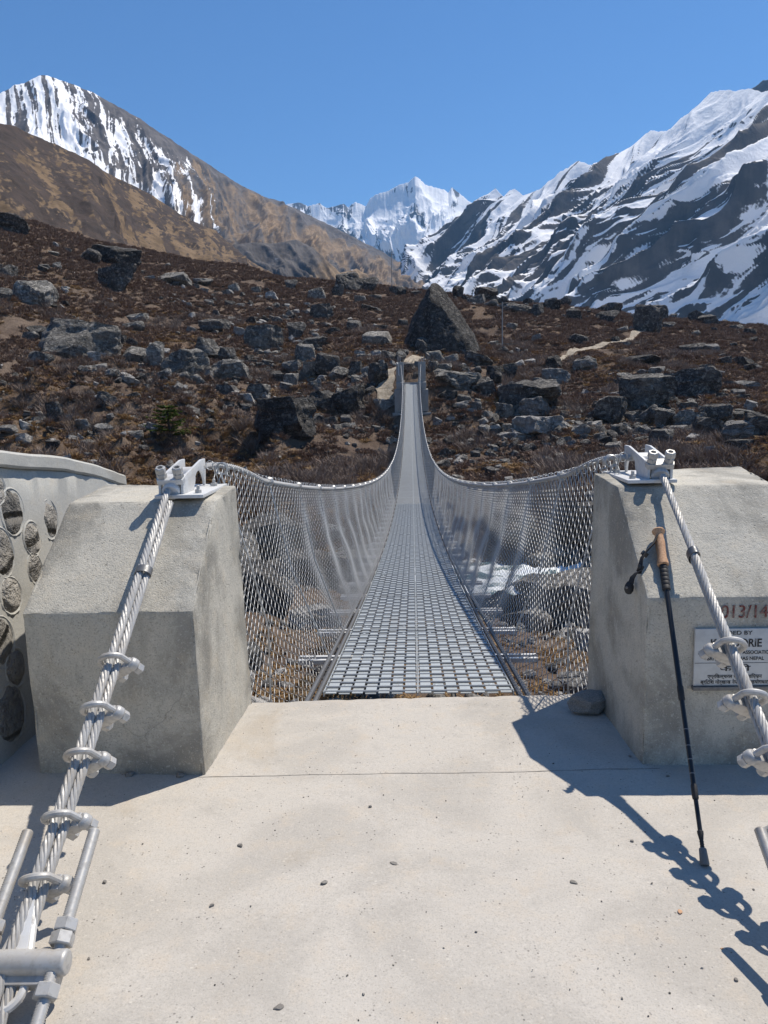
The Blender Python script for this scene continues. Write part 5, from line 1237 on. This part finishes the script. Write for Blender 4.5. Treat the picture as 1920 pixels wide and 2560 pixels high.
# ---------------------------------------------------------------- heath, bare bushes and dry grass
def plant_mat(name, a, b, c_):
    t = NT(name); oi = t.n('ShaderNodeObjectInfo'); g = t.n('ShaderNodeNewGeometry')
    col = t.mix(t.ramp(oi.outputs['Random'], 0, 1), a, b); col = t.mix(t.math('MULTIPLY', t.ramp(g.outputs['Random Per Island'], .5, 1), .8), col, c_)
    return t.done(col, .9, 0, None, .1)
M_HEATH = plant_mat('heath_twigs', (.165, .108, .080), (.245, .172, .128), (.32, .24, .18))
M_TWIG = plant_mat('bare_twigs', (.19, .145, .118), (.26, .205, .168), (.33, .27, .22))
M_STRAW = plant_mat('dry_grass', (.22, .125, .055), (.34, .215, .10), (.44, .31, .16))
def tuft(seed, n, rad, hgt, wdt, spread, curve, mat, branch=0):
    r_ = np.random.default_rng(seed); V = []; Fc = []
    for i in range(n):
        a = r_.uniform(0, 6.283); rr_ = rad*math.sqrt(r_.uniform(0, 1)); b = np.array([rr_*math.cos(a)*.5, rr_*math.sin(a)*.5, -.05*hgt])
        lean = spread*r_.uniform(.2, 1); dr = np.array([math.cos(a)*lean, math.sin(a)*lean, 1.0]); dr /= np.linalg.norm(dr)
        ln = hgt*r_.uniform(.5, 1); m1 = b+dr*ln*.55; dr2 = dr+np.array([r_.normal(0, .25)+math.cos(a)*curve, r_.normal(0, .25)+math.sin(a)*curve, -curve]); dr2 /= np.linalg.norm(dr2); e = m1+dr2*ln*.5
        sd_ = np.cross(dr, r_.normal(size=3)); sd_ /= np.linalg.norm(sd_); w2 = wdt*r_.uniform(.6, 1.2)
        k = len(V); V += [b-sd_*w2*.5, b+sd_*w2*.5, m1+sd_*w2*.5, m1-sd_*w2*.5, e]; Fc += [(k, k+1, k+2, k+3), (k+3, k+2, k+4)]
        for j in range(branch):
            f_ = r_.uniform(.3, .95); p = b+dr*ln*.55*f_*1.1; q = dr+r_.normal(0, .55, 3); q /= np.linalg.norm(q); q[2] = abs(q[2]); l2 = ln*r_.uniform(.2, .45); k = len(V)
            V += [p-sd_*w2*.35, p+sd_*w2*.35, p+q*l2]; Fc += [(k, k+1, k+2)]
    me = bpy.data.meshes.new('plant'); me.from_pydata([tuple(v) for v in V], [], Fc); me.update(); me.materials.append(mat); return me
heath = [tuft(800+i, 60, .55, .42, .055, 1.3, .25, M_HEATH, 1) for i in range(4)]
twig = [tuft(820+i, 42, .55, 1.0, .028, .75, .12, M_TWIG, 4) for i in range(4)]
straw_ = [tuft(840+i, 46, .35, .42, .03, .9, .7, M_STRAW) for i in range(3)]
n_big = 56000
x, y, r = sample(n_big, -34, 31, 41, 195, 1.35)
h = fbm(x/8, y/8, 0, 4, 610); st_ = fbm(x/9, y/9, 0, 4, 21)+.45*sstep(0, -25, x)*sstep(80, 55, r)
k = (h > -.42) & (st_ < .62) & keep_off(x, y) & clear(x, y, .72); x, y, r = x[k], y[k], r[k]
s_ = rng.uniform(.6, 1.25, len(x))*(.75+.004*r); z = ground_z(x, y)
scatter('heath', 'low reddish-brown heath covering the far slope', np.c_[x, y, z], np.c_[s_, s_, s_*rng.uniform(.7, 1.2, len(x))], rng.uniform(0, 6.28, len(x)), heath)
x, y, r = sample(9000, -34, 31, 40, 120, 1.2)
d1 = fbm(x/9+7, y/9, 0, 3, 620)+.45*sstep(62, 46, r)*(.5+.5*sstep(-14, 4, x))
k = (d1 > .22) & keep_off(x, y) & clear(x, y, .8); x, y, r = x[k], y[k], r[k]
s_ = rng.uniform(.6, 1.3, len(x)); z = ground_z(x, y)
scatter('bushes', 'leafless grey-brown bushes massed along the foot of the far slope', np.c_[x, y, z], np.c_[s_*1.2, s_*1.2, s_], rng.uniform(0, 6.28, len(x)), twig)
x, y, r = sample(24000, -36, 31, 39, 120, 1.2)
d1 = .07+np.maximum(fbm(x/5, y/5, 0, 4, 630)+.5*sstep(0, -14, x)*sstep(75, 50, r)-.12, fbm(x/9, y/9, 0, 4, 21)+.45*sstep(0, -25, x)*sstep(80, 55, r)-.1)
k = (d1 > .16) & keep_off(x, y) & clear(x, y, .8); x, y, r = x[k], y[k], r[k]
x2, y2, r2 = sample(6000, -44, 44, 5.2, 34, 1.5); k2 = (fbm(x2/3, y2/3, 0, 3, 640) > -.1) & clear(x2, y2, .8) & (np.hypot(x2, y2-2) > 3.3)
x, y = np.r_[x, x2[k2]], np.r_[y, y2[k2]]; s_ = rng.uniform(.5, 1.3, len(x))*np.where(np.hypot(x, y) < 36, .55, 1.15); z = ground_z(x, y)
scatter('dry_grass', 'tufts of dry straw-coloured grass on both banks', np.c_[x, y, z], np.c_[s_, s_, s_*.9], rng.uniform(0, 6.28, len(x)), straw_)

# the one green conifer
P, D = hit(365, 945, 40)
CN = thing('conifer', 'only green plant on the bank, a low flat-branched young conifer', 'conifer', tuple(P))
M_GREEN = plant_mat('conifer_needles', (.042, .066, .016), (.062, .092, .02), (.115, .135, .028))
M_BARK = plain('bark', (.06, .045, .035), .9)
cr = np.random.default_rng(3); V = []; Fc = []; tk = MB(); tk.tube([(0, 0, -.2), (.05, 0, .8), (.0, .05, 1.6), (.1, 0, 2.1)], [.09, .07, .04, .015], 7)
for lv in range(8):
    z0 = .15+.25*lv; Lb = (1.55-.13*lv)*cr.uniform(.8, 1.1)
    for b in range(9):
        a = cr.uniform(0, 6.283); L = Lb*cr.uniform(.55, 1.1); dr = np.array([math.cos(a), math.sin(a), cr.uniform(.02, .3)])
        tk.tube([(0.04, 0, z0), tuple(np.array([.04, 0, z0])+dr*L*.5), tuple(np.array([.04, 0, z0])+dr*L+np.array([0, 0, .05]))], [.022, .014, .006], 5)
        for j in range(46):
            f_ = cr.uniform(.2, 1.05); p = np.array([0.04, 0, z0])+dr*L*f_; q = np.array([-dr[1], dr[0], 0])*cr.choice([-1, 1])*cr.uniform(.3, 1)+dr*.7+np.array([0, 0, cr.normal(.05, .22)]); q /= np.linalg.norm(q)
            l2 = cr.uniform(.10, .30)*(1.2-.5*f_); sd_ = np.cross(q, cr.normal(size=3)); sd_ /= np.linalg.norm(sd_); k = len(V)
            V += [p-sd_*.02, p+q*l2*.6-sd_*.028, p+q*l2, p+q*l2*.6+sd_*.028]; Fc += [(k, k+1, k+2, k+3)]
CN.scale = (1.25, 1.25, 1.1); tk.build('trunk', M_BARK, CN)
me = bpy.data.meshes.new('crown'); me.from_pydata([tuple(v) for v in V], [], Fc); me.update(); link('crown', me, M_GREEN, CN)

# ---------------------------------------------------------------- thin poles on the slope
def pole(pu, pv, top, label):
    P, D = hit(pu, pv, 60); Zc = float((P-CAM_O) @ _f); hgt = (pv-top)*K/F_PX*Zc
    root = thing('utility_pole', label, 'utility pole', tuple(P))
    mb = MB(); mb.tube([(0, 0, -.5), (0, 0, hgt*.5), (.02, 0, hgt)], [.10, .085, .06], 8); mb.build('post', M_PIER, root)
    mb = MB(); mb.box((0, 0, hgt-.5), (1.4, .08, .08)); ar = mb.build('cross_arm', M_DARKMETAL, root)
    for q in (-.6, 0, .6):
        mb = MB(); mb.lathe([(0, .03), (.05, .06), (.12, .06), (.16, .03)], (q, 0, hgt-.46), (0, 0, 1), 8); mb.build('insulator', M_WHITE, ar)
pole(847, 634, 548, 'thin utility pole with a cross-arm on the crest left of the pyramid boulder')
pole(1085, 752, 655, 'thin pale utility pole on the slope right of the pyramid boulder')

M_PEB = NT('pebble_stone'); _n = M_PEB.noise(38, 6, .7); M_PEB = M_PEB.done(M_PEB.mix(M_PEB.ramp(_n, .4, .62), (.33, .305, .27), (.17, .155, .14)), .9, 0, M_PEB.bump(_n, .6, .008))
# ---------------------------------------------------------------- loose stones on the landing
me = lump(61, 8, 5, .09, .6, .9); me.materials.append(M_PEB); o = link('stone', me); o.location = (.845, 3.66, .046); o.scale = (.22, .15, .115); o.rotation_euler = (.1, .06, .3)
tag(o, 'fist-sized rough grey stone lying in shade at the foot of the right concrete block', 'stone')
PEB = [(450, 1942, 26, 'crumbly pebble at the edge of the left block shadow', M_PEB), (262, 2206, 17, 'brown pebble near the left threaded rod', M_PEB), (530, 2265, 15, 'small dark pebble on the sunlit slab, left of centre', M_PEB), (222, 2398, 12, 'tiny dark pebble beside the left cross bar', M_PEB),
       (810, 2210, 24, 'speckled pale pebble near the middle of the slab', M_ROCKPALE), (985, 2160, 26, 'flat grey flake right of the middle of the slab', M_PEB), (697, 2520, 34, 'flat grey chip at the bottom of the slab', M_PEB), (1435, 2207, 26, 'thin pointed slate chip left of the cable shadow', M_PEB),
       (1700, 2280, 22, 'rusty leaf-shaped chip inside the curve of the cable shadow', M_CORK), (1580, 2104, 12, 'small dark pebble under the pole shadow', M_PEB), (1840, 2452, 18, 'round brown pebble in the lower right corner of the slab', M_PEB), (1805, 2373, 10, 'tiny reddish crumb near the lower cable shadow', M_CORK),
       (1884, 2225, 10, 'tiny dark crumb near the right frame edge', M_PEB), (1755, 2422, 10, 'tiny pale crumb beside the rod shadow', M_ROCKPALE), (1555, 2497, 9, 'tiny dark crumb at the bottom right', M_PEB), (925, 2018, 12, 'tiny pale crumb in the upper middle of the slab', M_ROCKPALE), (600, 2115, 22, 'pale mortar flake left of the slab centre', M_ROCKPALE),
       (325, 1940, 30, 'crumbled mortar lump in the shadow below the left block', M_PEB), (1575, 1893, 12, 'small grey pebble in shade below the right block corner', M_ROCKPALE), (1670, 1942, 13, 'pale pebble in shade in front of the right block', M_ROCKPALE), (1190, 2330, 9, 'tiny dark crumb right of the slab centre', M_PEB), (868, 2440, 9, 'tiny white crumb low on the slab', M_ROCKPALE)]
for i, (u_, v_, wpx, lab, mt) in enumerate(PEB):
    q = ray(u_, v_); tt_ = -CAM_O[2]/q[2]; P = CAM_O+q*tt_; s_ = wpx/F_PX*tt_
    s_ *= .8; me = lump(1200+i, 6, 3, .12, .5, .9); me.materials.append(mt); o = link('pebble', me); flat = .22 if ('flat' in lab or 'chip' in lab or 'flake' in lab) else .55
    o.location = (P[0], P[1], s_*flat*.32); o.scale = (s_, s_*.7, s_*flat); o.rotation_euler = (0, 0, i*1.7)
    tag(o, lab, 'pebble', 'pebbles on the landing slab')
x = rng.uniform(-2, 2, 1500); y = rng.uniform(.9, 3.8, 1500); s_ = np.clip(rng.lognormal(-5.9, .5, 1500), .001, .009)
k = ~((np.abs(np.abs(x)-1.3) < .42) & (y > 3)); x, y, s_ = x[k], y[k], s_[k]
scatter('grit', 'fine grit scattered on the concrete landing', np.c_[x, y, s_*.2], np.c_[s_, s_*.8, s_*.5], rng.uniform(0, 6, len(x)), [lump(1300+i, 6, 1, .1) for i in range(3)], .2)
for i, q in enumerate(bpy.data.collections['grit_kinds'].objects): q.data.materials.append((M_ROCK, M_WSTONE, M_WSTONE)[i])
